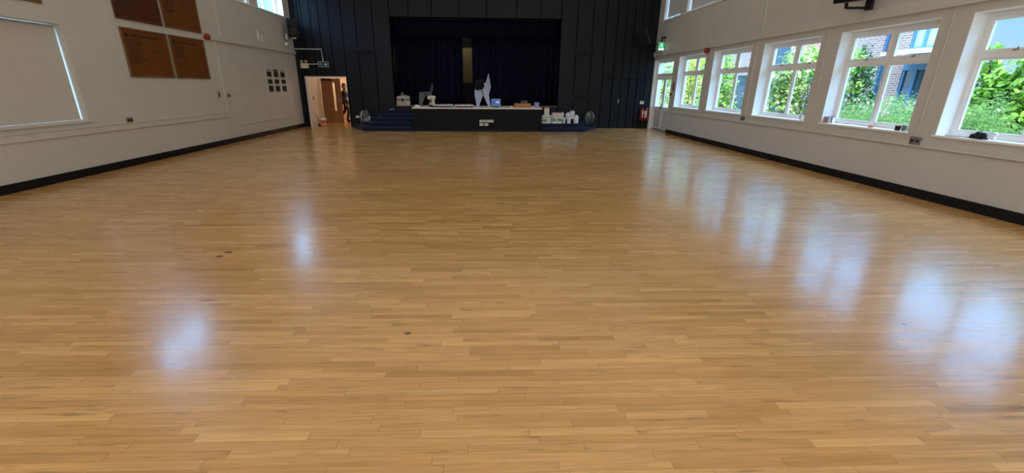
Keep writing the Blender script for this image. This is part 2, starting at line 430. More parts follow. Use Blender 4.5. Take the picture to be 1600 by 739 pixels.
trim(MB().box(XR - .03, XR, 12.04, 12.12, .97, 2.895))
for yy in (9.55,):
    trim(MB().box(XR - .022, XR, yy, yy + .03, 2.01, 2.895).box(XR - .02, XR, yy - .02, yy + .05, 1.66, 1.96))
cq = MB().tube([(XR - .012, 7.055, .94), (XR - .012, 7.055, 2.9)], .010)
for zz in (1.3, 1.75, 2.2, 2.6): cq.box(XR - .024, XR, 7.035, 7.075, zz - .012, zz + .012)
trim(cq, bevel=0)
trim(MB().box(XL, XL + .03, 16.38, 16.42, 3.12, 3.42).box(XL, XL + .02, 16.64, 16.68, 3.10, 3.31), 'gloss_white')
trim(MB().tube([(XL + .02, YB - .02, 3.06), (-6.55, YB - .02, 3.06), (-6.53, YB - .02, 2.6)], .016), 'white_plastic', 0)
trim(MB().tube([(-7.12, YB - .02, 2.49), (-6.95, YB - .02, 2.49), (-6.74, YB - .02, 2.505)], .014), 'white_plastic', 0)

# ------------------------------------------------------------------ windows
def rect_ring(mb, y0, y1, z0, z1, t, x0, x1):
    mb.box(x0, x1, y0, y0 + t, z0, z1); mb.box(x0, x1, y1 - t, y1, z0, z1)
    mb.box(x0, x1, y0 + t, y1 - t, z0, z0 + t); mb.box(x0, x1, y0 + t, y1 - t, z1 - t, z1); return mb

def big_window(n, y0, y1):
    """two top-hung casements over two fixed lights, in a deep white reveal; local x = out of the room"""
    r = root_struct('window_%d' % n, (XR, y0, SILL)); W = y1 - y0; H = HEAD - SILL
    f0, f1 = .225, .295
    lin = MB()
    lin.box(0, WT, 0, .008, 0, H); lin.box(0, WT, W - .008, W, 0, H); lin.box(0, WT, 0, W, H - .008, H)
    lin.build('reveal_lining', 'gloss_white', r)
    MB().box(-.03, f1, -.025, W + .025, -.028, .008).build('window_sill', 'gloss_white', r, bevel=.006)
    fr = MB(); rect_ring(fr, .008, W - .008, .008, H - .008, .065, f0, f1)
    zt = 1.165
    fr.box(f0 - .01, f1, .07, W - .07, zt - .035, zt + .035)
    fr.box(f0, f1, W / 2 - .03, W / 2 + .03, .07, zt - .03); fr.box(f0 - .005, f1, W / 2 - .035, W / 2 + .035, zt + .03, H - .07)
    fr.build('window_frame', 'gloss_white', r, bevel=.004)
    for a, b in ((.073, W / 2 - .035), (W / 2 + .035, W - .073)):
        sa = rect_ring(MB(), a, b, zt + .035, H - .073, .05, f0 - .012, f0 + .035).build('casement', 'gloss_white', r, bevel=.004)
        m_ = (a + b) / 2
        st = MB().box(f0 - .028, f0 - .012, m_ - .035, m_ + .03, zt + .05, zt + .064).cyl((f0 - .02, m_ - .03, zt + .056), (f0 - .045, m_ - .045, zt + .10), .009)
        st.build('stay', 'steel', sa)
        MB().box(f0 + .012, f0 + .018, a + .048, b - .048, zt + .083, H - .121).build('pane', 'glass', sa)
    for a, b in ((.073, W / 2 - .03), (W / 2 + .03, W - .073)):
        g = rect_ring(MB(), a, b, .073, zt - .035, .028, f0 + .015, f0 + .05).build('glazing_bead', 'gloss_white', r)
        MB().box(f0 + .030, f0 + .036, a + .026, b - .026, .099, zt - .061).build('pane', 'glass', g)
for i, (a, b) in enumerate(RW): big_window(i + 1, a, b)

def blind_window(n, side, y0, y1, z0, z1, bd=.13, drop=None, leak=.03, top=.02):
    """window behind a roller blind that leaves a crack of daylight at its edge"""
    s = 1 if side == 'R' else -1; x0 = XR if s > 0 else XL
    r = root_struct('window_%d' % n, (x0, y0, z0)); W = y1 - y0; H = z1 - z0
    X = lambda a, b: (min(s * a, s * b), max(s * a, s * b))
    lin = MB(); lin.box(*X(0, WT), 0, .006, 0, H); lin.box(*X(0, WT), W - .006, W, 0, H); lin.box(*X(0, WT), 0, W, H - .006, H); lin.box(*X(0, WT), 0, W, 0, .006)
    lin.build('reveal_lining', 'trim_cream' if (s < 0 and z0 < 2) else 'gloss_white', r)
    fr = rect_ring(MB(), .006, W - .006, .006, H - .006, .06, *X(.24, .30)); fr.box(*X(.24, .30), W / 2 - .03, W / 2 + .03, .06, H - .06)
    fr.build('window_frame', 'gloss_white', r, bevel=.004)
    for a, b in ((.066, W / 2 - .03), (W / 2 + .03, W - .066)):
        MB().box(*X(.265, .271), a, b, .066, H - .066).build('pane', 'glass', r)
    if drop is not None:
        bl = MB().box(*X(bd, bd + .003), leak, W - leak, drop, H - .05 - top).build('roller_blind', 'blind', r)
        MB().cyl((s * (bd + .02), leak, H - .045 - top), (s * (bd + .02), W - leak, H - .045 - top), .022).build('roller', 'grey_plastic', bl, smooth=True)
        MB().box(*X(bd - .006, bd + .009), leak, W - leak, drop - .012, drop + .012).build('bottom_bar', 'blind', bl)
blind_window(7, 'L', *LLOW, 1.02, 2.70, drop=.02, leak=.024, top=.0)
blind_window(8, 'L', *LUP[0], 4.17, 5.7)
blind_window(9, 'L', *LUP[1], 4.17, 5.7, drop=.03)
blind_window(10, 'L', *LUP[2], 4.17, 5.7, drop=.95)
blind_window(11, 'R', *RUP[0], ZU0, ZU1, drop=.09, leak=.05)
blind_window(12, 'R', *RUP[1], ZU0, ZU1, drop=.07, leak=.05)
blind_window(13, 'R', *RUP[2], ZU0, ZU1, drop=.07, leak=.05)
# sill band beneath the upper windows
trim(MB().box(XR - .03, XR, 12., 18.9, ZU0 - .05, ZU0), 'gloss_white')
trim(MB().box(XL, XL + .03, 9.0, 18.85, 4.12, 4.17), 'gloss_white')
trim(MB().box(XL, XL + .035, 6.85, 9.05, .975, 1.02))

# white half-glazed garden door with fanlight
d = root_struct('door_1', (XR, RDOOR[0], 0)); W = RDOOR[1] - RDOOR[0]
lin = MB(); lin.box(0, WT, 0, .02, 0, HEAD); lin.box(0, WT, W - .02, W, 0, HEAD); lin.box(0, WT, 0, W, HEAD - .02, HEAD)
lin.build('reveal_lining', 'gloss_white', d)
x0, x1 = .13, .19
fr = MB(); rect_ring(fr, .02, W - .02, 0, HEAD - .02, .06, x0, x1); fr.box(x0, x1, .08, W - .08, 2.10, 2.19)
fr.build('door_frame', 'gloss_white', d, bevel=.004)
rect_ring(MB(), .085, W - .085, 2.19, HEAD - .085, .045, x0 - .01, x0 + .03).build('fanlight', 'gloss_white', d, bevel=.003)
MB().box(x0 + .012, x0 + .017, .12, W - .12, 2.23, HEAD - .12).build('pane', 'glass', d)
for a, b in ((.083, W / 2 - .004), (W / 2 + .004, W - .083)):
    lf = MB(); rect_ring(lf, a, b, .012, 2.095, .095, x0, x0 + .045); lf.box(x0, x0 + .045, a + .09, b - .09, .80, .95)
    lo = lf.build('leaf', 'gloss_white', d, bevel=.004)
    lp = MB().box(x0 + .015, x0 + .03, a + .09, b - .09, .10, .81); lp.box(x0 + .008, x0 + .016, a + .14, b - .14, .16, .75)
    lp.build('lower_panel', 'trim_cream', lo, bevel=.003)
    MB().box(x0 + .02, x0 + .026, a + .09, b - .09, .94, 2.01).build('pane', 'glass', lo)
    hb = MB().tube([(x0 - .002, a + .10, .90), (x0 - .07, a + .12, .90), (x0 - .07, b - .12, .90), (x0 - .002, b - .10, .90)], .022)
    hb.box(x0 - .06, x0 + .005, a + .05, a + .15, .85, .96).box(x0 - .06, x0 + .005, b - .15, b - .05, .85, .96)
    hb.build('push_bar', 'chrome', lo, smooth=True)

# ------------------------------------------------------------------ corridor behind the left doorway
CW = MB().box(XL - .1, -7.33, YB + .28, 23.6, 0, 2.5).build('wall_corridor_left', 'corr_white'); struct(CW)
struct(MB().box(-5.2, -5.05, YB + .28, 23.6, 0, 2.5).build('wall_corridor_right', 'peach'))
struct(MB().box(XL - .1, -5.05, 23.5, 23.65, 0, 2.5).build('wall_corridor_end', 'peach'))
struct(MB().box(XL - .1, -5.05, YB + .28, 23.65, 2.5, 2.6).build('ceiling_corridor', 'ceiling'))
dj = root_struct('door_3', (-7.33, YB, 0))
j = MB(); j.box(-.03, .045, -.02, .30, 0, 2.03); j.box(1.645, 1.665, .0, .30, 0, 2.0); j.box(-.03, 1.665, -.01, .30, 1.985, 2.03)
j.build('door_frame', 'corr_white', dj, bevel=.005)
# open brown leaf with a tall vision panel, hinged on the corridor side
lf = thing('fire_door_leaf', 'brown wood veneer door leaf with narrow glass slot standing open in the lit corridor', 'door', (-7.29, 20.9, 0), math.atan2(.6, .76))
LW = .87
q = MB()
for a, b, z0, z1 in cells(0, LW, .01, 1.98, [(.50, .62, .55, 1.80)]): q.box(a, b, -.022, .022, z0, z1)
q.build('door_panel', 'door_wood', lf)
rect_ring(MB(), .485, .635, .535, 1.815, .018, -.03, .03).xf(Matrix(((0, 1, 0, 0), (1, 0, 0, 0), (0, 0, 1, 0), (0, 0, 0, 1)))).build('vision_panel_bead', 'door_wood', lf)
MB().box(.50, .62, -.004, .004, .55, 1.80).build('pane', 'glass', lf)
MB().box(.70, .78, -.027, -.021, .95, 1.30).build('push_plate', 'steel', lf)
MB().box(.05, .45, -.06, -.022, 1.88, 1.96).build('door_closer', 'black', lf, bevel=.006)
for zz in (.72, 1.02):
    h = MB().tube([(-5.27, 20.2, zz), (-5.27, 23.45, zz)], .025)
    for yy in (20.5, 21.9, 23.2): h.cyl((-5.27, yy, zz), (-5.2, yy, zz), .012)
    o = h.build('handrail', 'black', smooth=True); tag(o, ('lower' if zz < 1 else 'upper') + ' dark handrail on the peach corridor wall beyond the doorway', 'handrail')
h = MB().tube([(-6.6, 23.42, .78), (-5.3, 23.42, .78)], .03)
h.cyl((-6.3, 23.42, .78), (-6.3, 23.5, .78), .012).cyl((-5.6, 23.42, .78), (-5.6, 23.5, .78), .012)
tag(h.build('handrail', 'black', smooth=True), 'dark handrail across the far end wall of the corridor behind the person', 'handrail')
MBs = MB().box(-7.33, -7.318, 19.86, 19.94, 1.08, 1.22)
sw = MBs.build('light_switch', 'black', bevel=.004); tag(sw, 'small black switch on the white wall inside the doorway', 'switch')
# tub and brush just inside the doorway
t = thing('tub', 'white and orange plastic tub on the floor inside the doorway', 'tub', (-7.02, 19.86, 0))
MB().lathe([(.10, 0), (.115, .04), (.125, .30), (.13, .31), (.118, .31), (.112, .05)], n=24).build('body', 'orange', t, smooth=True)
MB().lathe([(.130, .24), (.134, .24), (.134, .33), (.130, .33), (.0, .335)], n=24).build('lid', 'white_plastic', t, smooth=True)
MB().lathe([(.119, .05), (.1225, .05), (.1235, .09), (.1195, .09)], n=24).build('band', 'white_plastic', t, smooth=True)
t = thing('hand_brush', 'dark long-handled brush leaning by the white door jamb', 'brush', (-7.2, 19.8, 0))
MB().tube([(0.03, 0, .05), (-.0, .0, .25), (-.085, 0, .50)], [.014, .012, .011]).build('handle', 'black', t, smooth=True)
MB().box(-.02, .08, -.04, .04, 0, .08).build('head', 'black', t, bevel=.012)

# ------------------------------------------------------------------ the stage
struct(MB().box(-4.9, 4.9, YB + .04, 23.8, 0, .89).build('floor_stage', 'black_panel'))
struct(MB().box(-4.9, 4.9, 23.6, 23.75, 1.86, 3.60).build('wall_stage_end', 'olive'))
struct(MB().box(-4.9, 4.9, 23.55, 23.72, .89, 1.86).build('trim_stage_dado', 'black'))
struct(MB().box(-4.9, 4.9, 23.50, 23.72, 3.60, 5.2).build('trim_stage_border', 'black'))
for x in (-4.95, 4.85): struct(MB().box(x, x + .1, YB + .28, 23.8, 0, 5.2).build('wall_stage_' + ('left' if x < 0 else 'right'), 'black_wall'))
struct(MB().box(-4.95, 4.95, YB + .28, 23.8, 5.2, 5.3).build('ceiling_stage', 'black_wall'))
trim(MB().box(-3.72, 3.16, YB - .02, YB + .3, .872, .895), 'cardboard')

t = thing('stage_apron', 'black fronted stage block with a white top edge at the centre of the hall end', 'stage', (0, 17.5, 0))
sx0, sx1 = -2.73, 2.27
MB().box(sx0 + .02, sx1 - .02, .02, 1.77, 0, .857).build('base', 'black_panel', t)
for a, b in ((sx0, -1.32), (-1.315, -.17), (-.165, 1.06), (1.065, sx1)):
    MB().box(a, b, 0, .022, .06, .85).build('front_panel', 'black_panel', t, bevel=.003)
MB().box(sx0, sx1, .004, .03, 0, .055).build('plinth', 'skirting', t)
MB().box(sx0 - .03, sx1 + .02, -.03, 1.77, .857, .905).build('top', 'stage_white', t, bevel=.006)
# socket plates let into the front
def plate(name, label, x, z, w_, h_, cols, mat='white_plastic', y=17.5, cat='socket', group=None):
    t = thing(name, label, cat, (x, y, z), group=group)
    MB().box(-w_ / 2, w_ / 2, -.012, 0, -h_ / 2, h_ / 2).build('faceplate', mat, t, bevel=.003)
    for k in range(cols):
        cx = (k + .5) / cols * w_ - w_ / 2
        MB().box(cx - .016, cx + .016, -.018, -.011, -h_ * .25, h_ * .25).build('outlet', 'grey_plastic', t)
    return t
pn = ['leftmost', 'second from left', 'middle', 'fourth from left', 'rightmost']
for k in range(5):
    plate('socket_plate', 'small pale socket plate, %s of the upper row on the black stage front' % pn[k], -.11 + k * .112, .405, .094, .10, 1, 'cream_plastic' if k in (1, 2) else 'white_plastic', group='socket plates on the stage front')
for k in range(2):
    plate('socket_plate', 'double socket plate, %s of the lower row on the black stage front' % ('left one' if k == 0 else 'right one'), -.085 + k * .19, .275, .15, .09, 2, 'grey_plastic' if 0 else 'white_plastic', group='socket plates on the stage front')

def stairs(side):
    s = 1 if side == 'right' else -1
    xin = 2.29 if s > 0 else 2.76; xo = 4.0 if s > 0 else 4.68
    t = thing('stage_steps', 'navy carpeted corner steps rising to the stage on the %s of the black block' % side, 'steps', (0, 17.5, 0))
    for k in range(5):
        y0 = .35 * k; xk = xo - .17 * k
        ye = 1.80; xe = xk + .52 * (ye - y0)
        z0, z1 = .1465 * k, .1465 * (k + 1)
        poly = [(s * xin, y0), (s * xk, y0), (s * xe, ye), (s * xin, ye)]
        st = MB().prism(poly, z0, z1 - .012).build('step', 'carpet', t)
        pn_ = [(s * xin, y0 - .012), (s * (xk + .007), y0 - .012), (s * (xe + .012), ye), (s * xin, ye)]
        MB().prism(pn_, z1 - .012, z1).build('tread', 'carpet', st)
        nz = MB().prism([(s * xin, y0 - .014), (s * (xk + .009), y0 - .014), (s * (xk + .022), y0 + .02), (s * xin, y0 + .02)], z1 - .004, z1 + .003)
        nz.build('nosing', 'nosing', st)
    return t
stairs('left'); stairs('right')

# curtains
def pleated(x0, x1, z0, z1, amp, wl, seed, nz=10, flare=.0, hem=.0):
    rnd = random.Random(seed); n = int((x1 - x0) / .018); vs = []; fs = []
    ph = [rnd.uniform(0, 6.28) for _ in range(4)]
    for jz in range(nz + 1):
        tz = jz / nz; z = z0 + (z1 - z0) * tz
        for i in range(n + 1):
            x = x0 + (x1 - x0) * i / n
            a = 2 * PI * x / wl
            warp = .9 * math.sin(a * .31 + ph[0]) + .6 * math.sin(a * .17 + ph[1] + tz * .8)
            y = amp * (math.sin(a + warp) + .35 * math.sin(2.1 * a + ph[2] + warp)) * (1.1 - .35 * tz)
            zz = z + (hem * math.sin(a * .23 + ph[3]) * (1 - tz))
            vs.append((x, y, zz))
    for jz in range(nz):
        for i in range(n):
            q = jz * (n + 1) + i; fs.append((q, q + 1, q + n + 2, q + n + 1))
    m = MB(); m.add(vs, fs); return m
def curtain(name, label, x0, x1, z0, z1, y, amp, wl, seed, hem=.0):
    t = thing(name, label, 'curtain', (0, y, 0))
    o = pleated(x0, x1, z0, z1, amp, wl, seed, hem=hem).build('cloth', 'curtain', t, smooth=True)
    md = o.modifiers.new('thickness', 'SOLIDIFY'); md.thickness = .008
    MB().tube([(x0, 0.0, z1 + .01), (x1, 0.0, z1 + .01)], .018).build('track', 'black', t)
    return t
curtain('stage_curtain', 'navy pleated stage curtain left of the gap with the yellow wall', -3.72, -.865, .93, 3.95, 19.95, .055, .26, 3)
curtain('stage_curtain', 'navy pleated stage curtain right of the gap with the yellow wall', -.475, 3.2, .93, 3.95, 19.93, .055, .27, 5)
curtain('valance', 'short navy gathered valance hung across the top of the stage opening', -3.62, 3.04, 3.58, 4.27, 19.66, .028, .115, 9, .015)

# ------------------------------------------------------------------ things on the stage block and steps
TOP = .905; Y0 = 17.8
def plastic_chair(mat, name, label, group):
    """one-piece stacking chair seen from its side, facing -x"""
    t = thing(name, label, 'chair', group=group)
    sh = MB()
    prof = [(-.24, .435), (-.22, .455), (-.05, .445), (.12, .440), (.17, .47), (.20, .56), (.235, .68), (.265, .80), (.30, .805), (.275, .70), (.24, .57), (.205, .455), (.15, .412), (-.05, .420), (-.23, .418)]
    sh.prism(prof, -.21, .21, axis=1)
    sh.build('shell', mat, t, bevel=.012, smooth=False)
    for sy in (-1, 1):
        lg = MB(); y = sy * .215
        lg.prism([(-.245, .44), (-.03, .44), (-.19, 0), (-.268, 0)], y - .02, y + .02, axis=1); lg.build('leg', mat, t, bevel=.008)
        lg = MB(); lg.prism([(.0, .44), (.215, .46), (.285, 0), (.205, 0)], y - .02, y + .02, axis=1); lg.build('leg', mat, t, bevel=.008)
        ar = MB(); ar.prism([(-.22, .43), (.20, .44), (.215, .50), (.19, .50), (.17, .475), (-.22, .462)], y - .022, y + .022, axis=1)
        ar.build('seat_rail', mat, t, bevel=.008)
    return t
chs = plastic_chair('chair_blue', 'stacking_chair', 'x', 'pale blue stacking chairs')
posn = ['lowest pale blue plastic chair, standing on the white stage top', 'second chair up in the pale blue stack', 'third chair up in the pale blue stack', 'fourth chair up in the pale blue stack', 'fifth chair up in the pale blue stack, below the bagged one', 'topmost pale blue chair, black bag lying on it']
for k in range(6):
    c = chs if k == 0 else copy_tree(chs)
    c['label'] = posn[k]; place(c, (.0 - .016 * k, 18.0 - .003 * k, TOP + .001 + .088 * k), .0)
chg = plastic_chair('chair_grey', 'stacking_chair', 'x', 'charcoal stacking chairs')
for k in range(2):
    c = chg if k == 0 else copy_tree(chg)
    c['label'] = ('lower' if k == 0 else 'upper') + ' charcoal plastic chair of the pair at the left end of the stage block'
    place(c, (-2.27 - .022 * k, 18.15 - .004 * k, TOP + .001 + .088 * k), .12)
bag = thing('bag', 'lumpy black bag hanging over the side of the topmost pale blue chair', 'bag', (-.15, 17.80, 1.60))
MB().ball((0, -.06, .13), (.19, .11, .17), 20).ball((.05, -.02, .25), (.13, .13, .09), 16).ball((-.08, -.05, .04), (.12, .09, .10), 14).build('body', 'cloth_black', bag, smooth=True)
MB().tube([(.10, -.02, .30), (.02, .12, .335), (-.06, .22, .325), (-.12, .12, .31), (-.10, -.04, .25)], .012).build('strap', 'black', bag, smooth=True)

t = thing('case', 'cream hard-shell case with a dark latch beside the left stage edge', 'case', (-3.40, 19.47, .896))
MB().prism([(-.27, .0), (.24, .0), (.27, .03), (.27, .22), (-.28, .22), (-.28, .05)], -.13, .13, axis=1).build('body', 'case_shell', t, bevel=.012)
MB().prism([(-.28, .245), (.27, .245), (.26, .36), (.19, .39), (-.15, .39), (-.25, .36)], -.13, .13, axis=1).build('lid', 'case_shell', t, bevel=.012)
MB().box(-.27, .26, -.12, .12, .218, .248).build('seam', 'black', t)
MB().box(-.06, .02, -.15, -.12, .15, .28).build('latch', 'black', t, bevel=.006)
MB().tube([(-.12, 0, .38), (-.08, 0, .425), (.08, 0, .425), (.12, 0, .38)], .014).build('handle', 'grey_plastic', t)
t = thing('ball', 'small green ball on top of the cream case', 'ball', (-3.45, 19.47, 1.335))
MB().ball((0, 0, .045), .045).build('shell', pmat('muted_green_rubber', (.16, .30, .14), .6), t, smooth=True)
t = thing('reel', 'round white tape reel leaning on the lower right of the cream case', 'reel', (-3.17, 19.29, .897))
MB().cyl((0, -.02, .075), (0, .02, .075), .073, n=24).build('flange', 'cream_plastic', t, smooth=True)
MB().cyl((0, -.026, .075), (0, .026, .075), .025, n=16).build('hub', 'grey_plastic', t, smooth=True)
t = thing('plate', 'flat pale plate lying on the top blue step left of the stage', 'plate', (-3.82, 19.03, .735))
MB().lathe([(.06, 0), (.075, .006), (.115, .02), (.112, .024), (.07, .010), (.0, .008)], n=28).build('dish', 'white_plastic', t, smooth=True)
# crumpled white cloth
t = thing('cloth', 'small crumpled white cloth at the left front corner of the stage top', 'cloth', (-2.60, 17.75, TOP))
m_ = MB().ball((0, 0, .04), (.10, .08, .05), 16).ball((.09, .01, .02), (.07, .05, .035), 12).ball((-.05, .03, .03), (.06, .06, .045), 12)
m_.v = [(x, y, max(.001, z)) for x, y, z in m_.v]; m_.build('folds', 'white_plastic', t, smooth=True)
# rounded white appliance beside the charcoal chairs
t = thing('appliance', 'white round-headed machine on a dark base between charcoal chairs and pale boxes', 'appliance', (-1.99, 17.78, TOP))
MB().box(-.13, .12, -.11, .11, 0, .05).build('base', 'black', t, bevel=.012)
MB().prism([(-.0, .05), (.10, .05), (.08, .30), (-.03, .30)], -.06, .06, axis=1).build('column', 'cream_plastic', t, bevel=.015)
MB().prism([(-.17, .30), (-.19, .34), (-.17, .40), (-.12, .425), (.10, .425), (.12, .40), (.12, .31), (.10, .295), (-.14, .295)], -.085, .085, axis=1).build('head', 'cream_plastic', t, bevel=.02)
MB().lathe([(.04, .052), (.07, .09), (.08, .17), (.078, .17), (.066, .09)], c=(-.06, 0, 0), n=20).build('bowl', 'chrome', t, smooth=True)
MB().box(-.10, .02, -.092, -.084, .335, .375).build('badge', 'grey_plastic', t)
# two flat pale cases
for k, (xx, lab) in enumerate(((-1.55, 'flat pale box with dark base, left one of two on the stage top'), (-.76, 'flat pale box with dark base, right one nearest the blue chairs'))):
    t = thing('flat_box', lab, 'box', (xx, 17.85, TOP), group='flat pale boxes on the stage')
    MB().box(-.34, .34, -.2, .2, 0, .04).build('base', 'black', t, bevel=.006)
    MB().box(-.36, .36, -.22, .22, .045, .105).build('lid', 'pink_board', t, bevel=.01)
    MB().box(-.30, -.12, -.15, .1, .105, .125).build('pad', 'black', t, bevel=.004)
    MB().box(.02, .26, -.12, .12, .105, .135).build('pad', 'black', t, bevel=.004)
    MB().cyl((.18, -.16, .105), (.18, -.16, .14), .02).build('knob', 'chrome', t, smooth=True)
# small screen
t = thing('monitor', 'small lit monitor with teal border right of the blue chairs', 'monitor', (.49, 17.85, TOP), .05)
MB().box(-.19, .19, 0, .03, .05, .33).build('case', 'black', t, bevel=.008)
MB().box(-.18, .18, -.004, .0, .06, .32).build('border', 'teal', t)
MB().box(-.165, .155, -.007, -.004, .08, .30).build('screen', 'screen', t)
MB().ball((.06, -.008, .20), (.075, .0015, .038), 14).build('picture', 'screen_glow', t)
MB().box(-.10, .10, -.06, .09, 0, .012).build('foot', 'black', t, bevel=.004)
MB().box(-.025, .025, .0, .025, .01, .06).build('stand', 'black', t)
# carton with a dark box on it, bits of paper, lilac pot
t = thing('cardboard_box', 'long low tan cardboard box at the right end of the stage top', 'box', (1.54, 17.82, TOP))
MB().box(-.32, .32, -.19, .19, 0, .155).build('body', 'cardboard', t, bevel=.004)
for s_ in (-1, 1): MB().box(-.32, .32, min(s_ * .005, s_ * .19), max(s_ * .005, s_ * .19), .155, .160).build('flap', 'cardboard', t)
t = thing('storage_tin', 'dark grey lidded tin lying on the tan cardboard box', 'tin', (1.60, 17.82, TOP + .161))
MB().box(-.13, .13, -.09, .09, 0, .075).build('body', 'grey_plastic' if 0 else 'chair_grey', t, bevel=.008)
MB().box(-.135, .135, -.095, .095, .077, .105).build('lid', 'chair_grey', t, bevel=.008)
for xx, lab in ((1.08, 'crumpled white paper left of the tan cardboard box'), (1.93, 'crumpled white paper between the tan box and the lilac pot')):
    t = thing('paper', lab, 'paper', (xx, 17.72, TOP), group='crumpled papers')
    m_ = MB().ball((0, 0, .025), (.05, .04, .03), 8).ball((.05, .01, .02), (.04, .03, .022), 7)
    rr = random.Random(int(xx * 100)); m_.v = [(x + rr.uniform(-.006, .006), y + rr.uniform(-.006, .006), max(0.001, z + rr.uniform(-.006, .006))) for x, y, z in m_.v]
    m_.build('sheet', 'white_plastic', t)
t = thing('pot', 'lilac plastic pot at the right end of the stage top', 'pot', (2.10, 17.8, TOP))
MB().lathe([(.085, 0), (.095, .01), (.108, .18), (.112, .18), (.112, .20), (.104, .20), (.09, .02), (0, .015)], n=28).build('body', 'lilac', t, smooth=True)

# cartons and jugs on the right-hand steps
Z1, Z2, Z3 = .1465 + .001, .293 + .001, .4395 + .001
def carton(label, x0, x1, z0, h, y0=17.88, dep=.30, lidmat='carton', label_split=None):
    t = thing('carton', label, 'box', ((x0 + x1) / 2, y0, z0)); W = (x1 - x0) / 2
    MB().box(-W, W, 0, dep, 0, h).build('body', 'carton', t, bevel=.003)
    for a, b in label_split: MB().box(a * W, b * W, -.002, .0, h * .22, h * .52).build('green_print', 'green_label', t)
    MB().box(-W * .9, W * .9, -.0015, .0, h * .72, h * .80).build('print_line', 'grey_plastic', t)
    MB().box(-W, W, .0, dep, h, h + .006).build('lid', lidmat, t)
    MB().box(-.03, .03, -.002, dep, h + .006, h + .008).build('tape', 'cardboard', t)
    return t
carton('white carton with one green print panel, against the black stage block', 2.345, 2.72, Z2, .315, label_split=[(-.88, -.02)])
carton('taller white carton with two green print panels and a reddish lid', 2.765, 3.155, Z2, .385, lidmat='cardboard', label_split=[(-.92, -.30), (-.02, .92)])
t = thing('folder', 'reddish card folder lying on the taller white carton', 'folder', (2.95, 18.03, Z2 + .394))
MB().box(-.19, .18, -.13, .13, 0, .018).build('cover', 'pink_board', t, bevel=.003)
MB().box(-.18, .17, -.125, .125, .02, .03).build('sheets', 'cardboard', t)
def jug(label, x, y, z, w_, h, cap='white_plastic', rz=0.):
    t = thing('jug', label, 'jug', (x, y, z), rz, group='white jugs on the steps'); r = w_ / 2
    b = MB().lathe([(r * .92, 0), (r, .02), (r, h * .62), (r * .86, h * .74), (r * .45, h * .86), (r * .30, h * .90), (r * .30, h * .93)], n=24, sy=.8)
    b.build('body', 'white_plastic', t, smooth=True)
    MB().cyl((0, 0, h * .92), (0, 0, h), r * .36, n=18).build('cap', cap, t, smooth=True)
    MB().tube([(r * .32, 0, h * .88), (r * .85, 0, h * .93), (r * 1.0, 0, h * .80), (r * .92, 0, h * .62)], r * .13).build('handle', 'white_plastic', t, smooth=True)
    MB().lathe([(r * 1.005, h * .2), (r * 1.012, h * .2), (r * 1.012, h * .5), (r * 1.005, h * .5)], n=24, sy=.8).build('sticker', 'carton', t, smooth=True)
    return t
def jerrycan(label, x, y, z, w_, h):
    t = thing('jerrycan', label, 'jug', (x, y, z), group='white jugs on the steps'); r = w_ / 2
    MB().prism([(-r, 0), (r, 0), (r, h * .78), (r * .8, h * .92), (r * .2, h * .92), (0, h * .80), (-r * .2, h * .86), (-r * .9, h * .86), (-r, h * .78)], -.09, .09, axis=1).build('body', 'white_plastic', t, bevel=.018, seg=3)
    MB().cyl((-r * .55, 0, h * .85), (-r * .55, 0, h), .032).build('cap', 'grey_plastic', t, smooth=True)
    MB().box(r * .0, r * .75, -.03, .03, h * .91, h * .96).build('handle', 'white_plastic', t, bevel=.012)
    MB().box(-r * .7, r * .7, -.0925, -.09, h * .2, h * .55).build('sticker', 'carton', t)
    return t
jerrycan('white jerrycan standing on the carton against the stage block', 2.535, 18.03, Z2 + .325, .20, .30)
jug('narrow white jug behind the right edge of the taller carton', 3.24, 18.36, Z3, .13, .28)
jug('smallest white bottle beside the taller carton', 3.26, 18.0, Z2, .095, .23)
jug('slim white jug in front of the two jugs on the upper step', 3.455, 18.0, Z2, .155, .32)
jug('white jug on the upper step, left of the squarer one', 3.47, 18.36, Z3, .20, .27)
jerrycan('squarish white jerrycan on the upper step above the slim jug', 3.65, 18.40, Z3, .19, .345)
jug('white jug standing alone at the right end of the step', 3.76, 18.06, Z2, .19, .33)

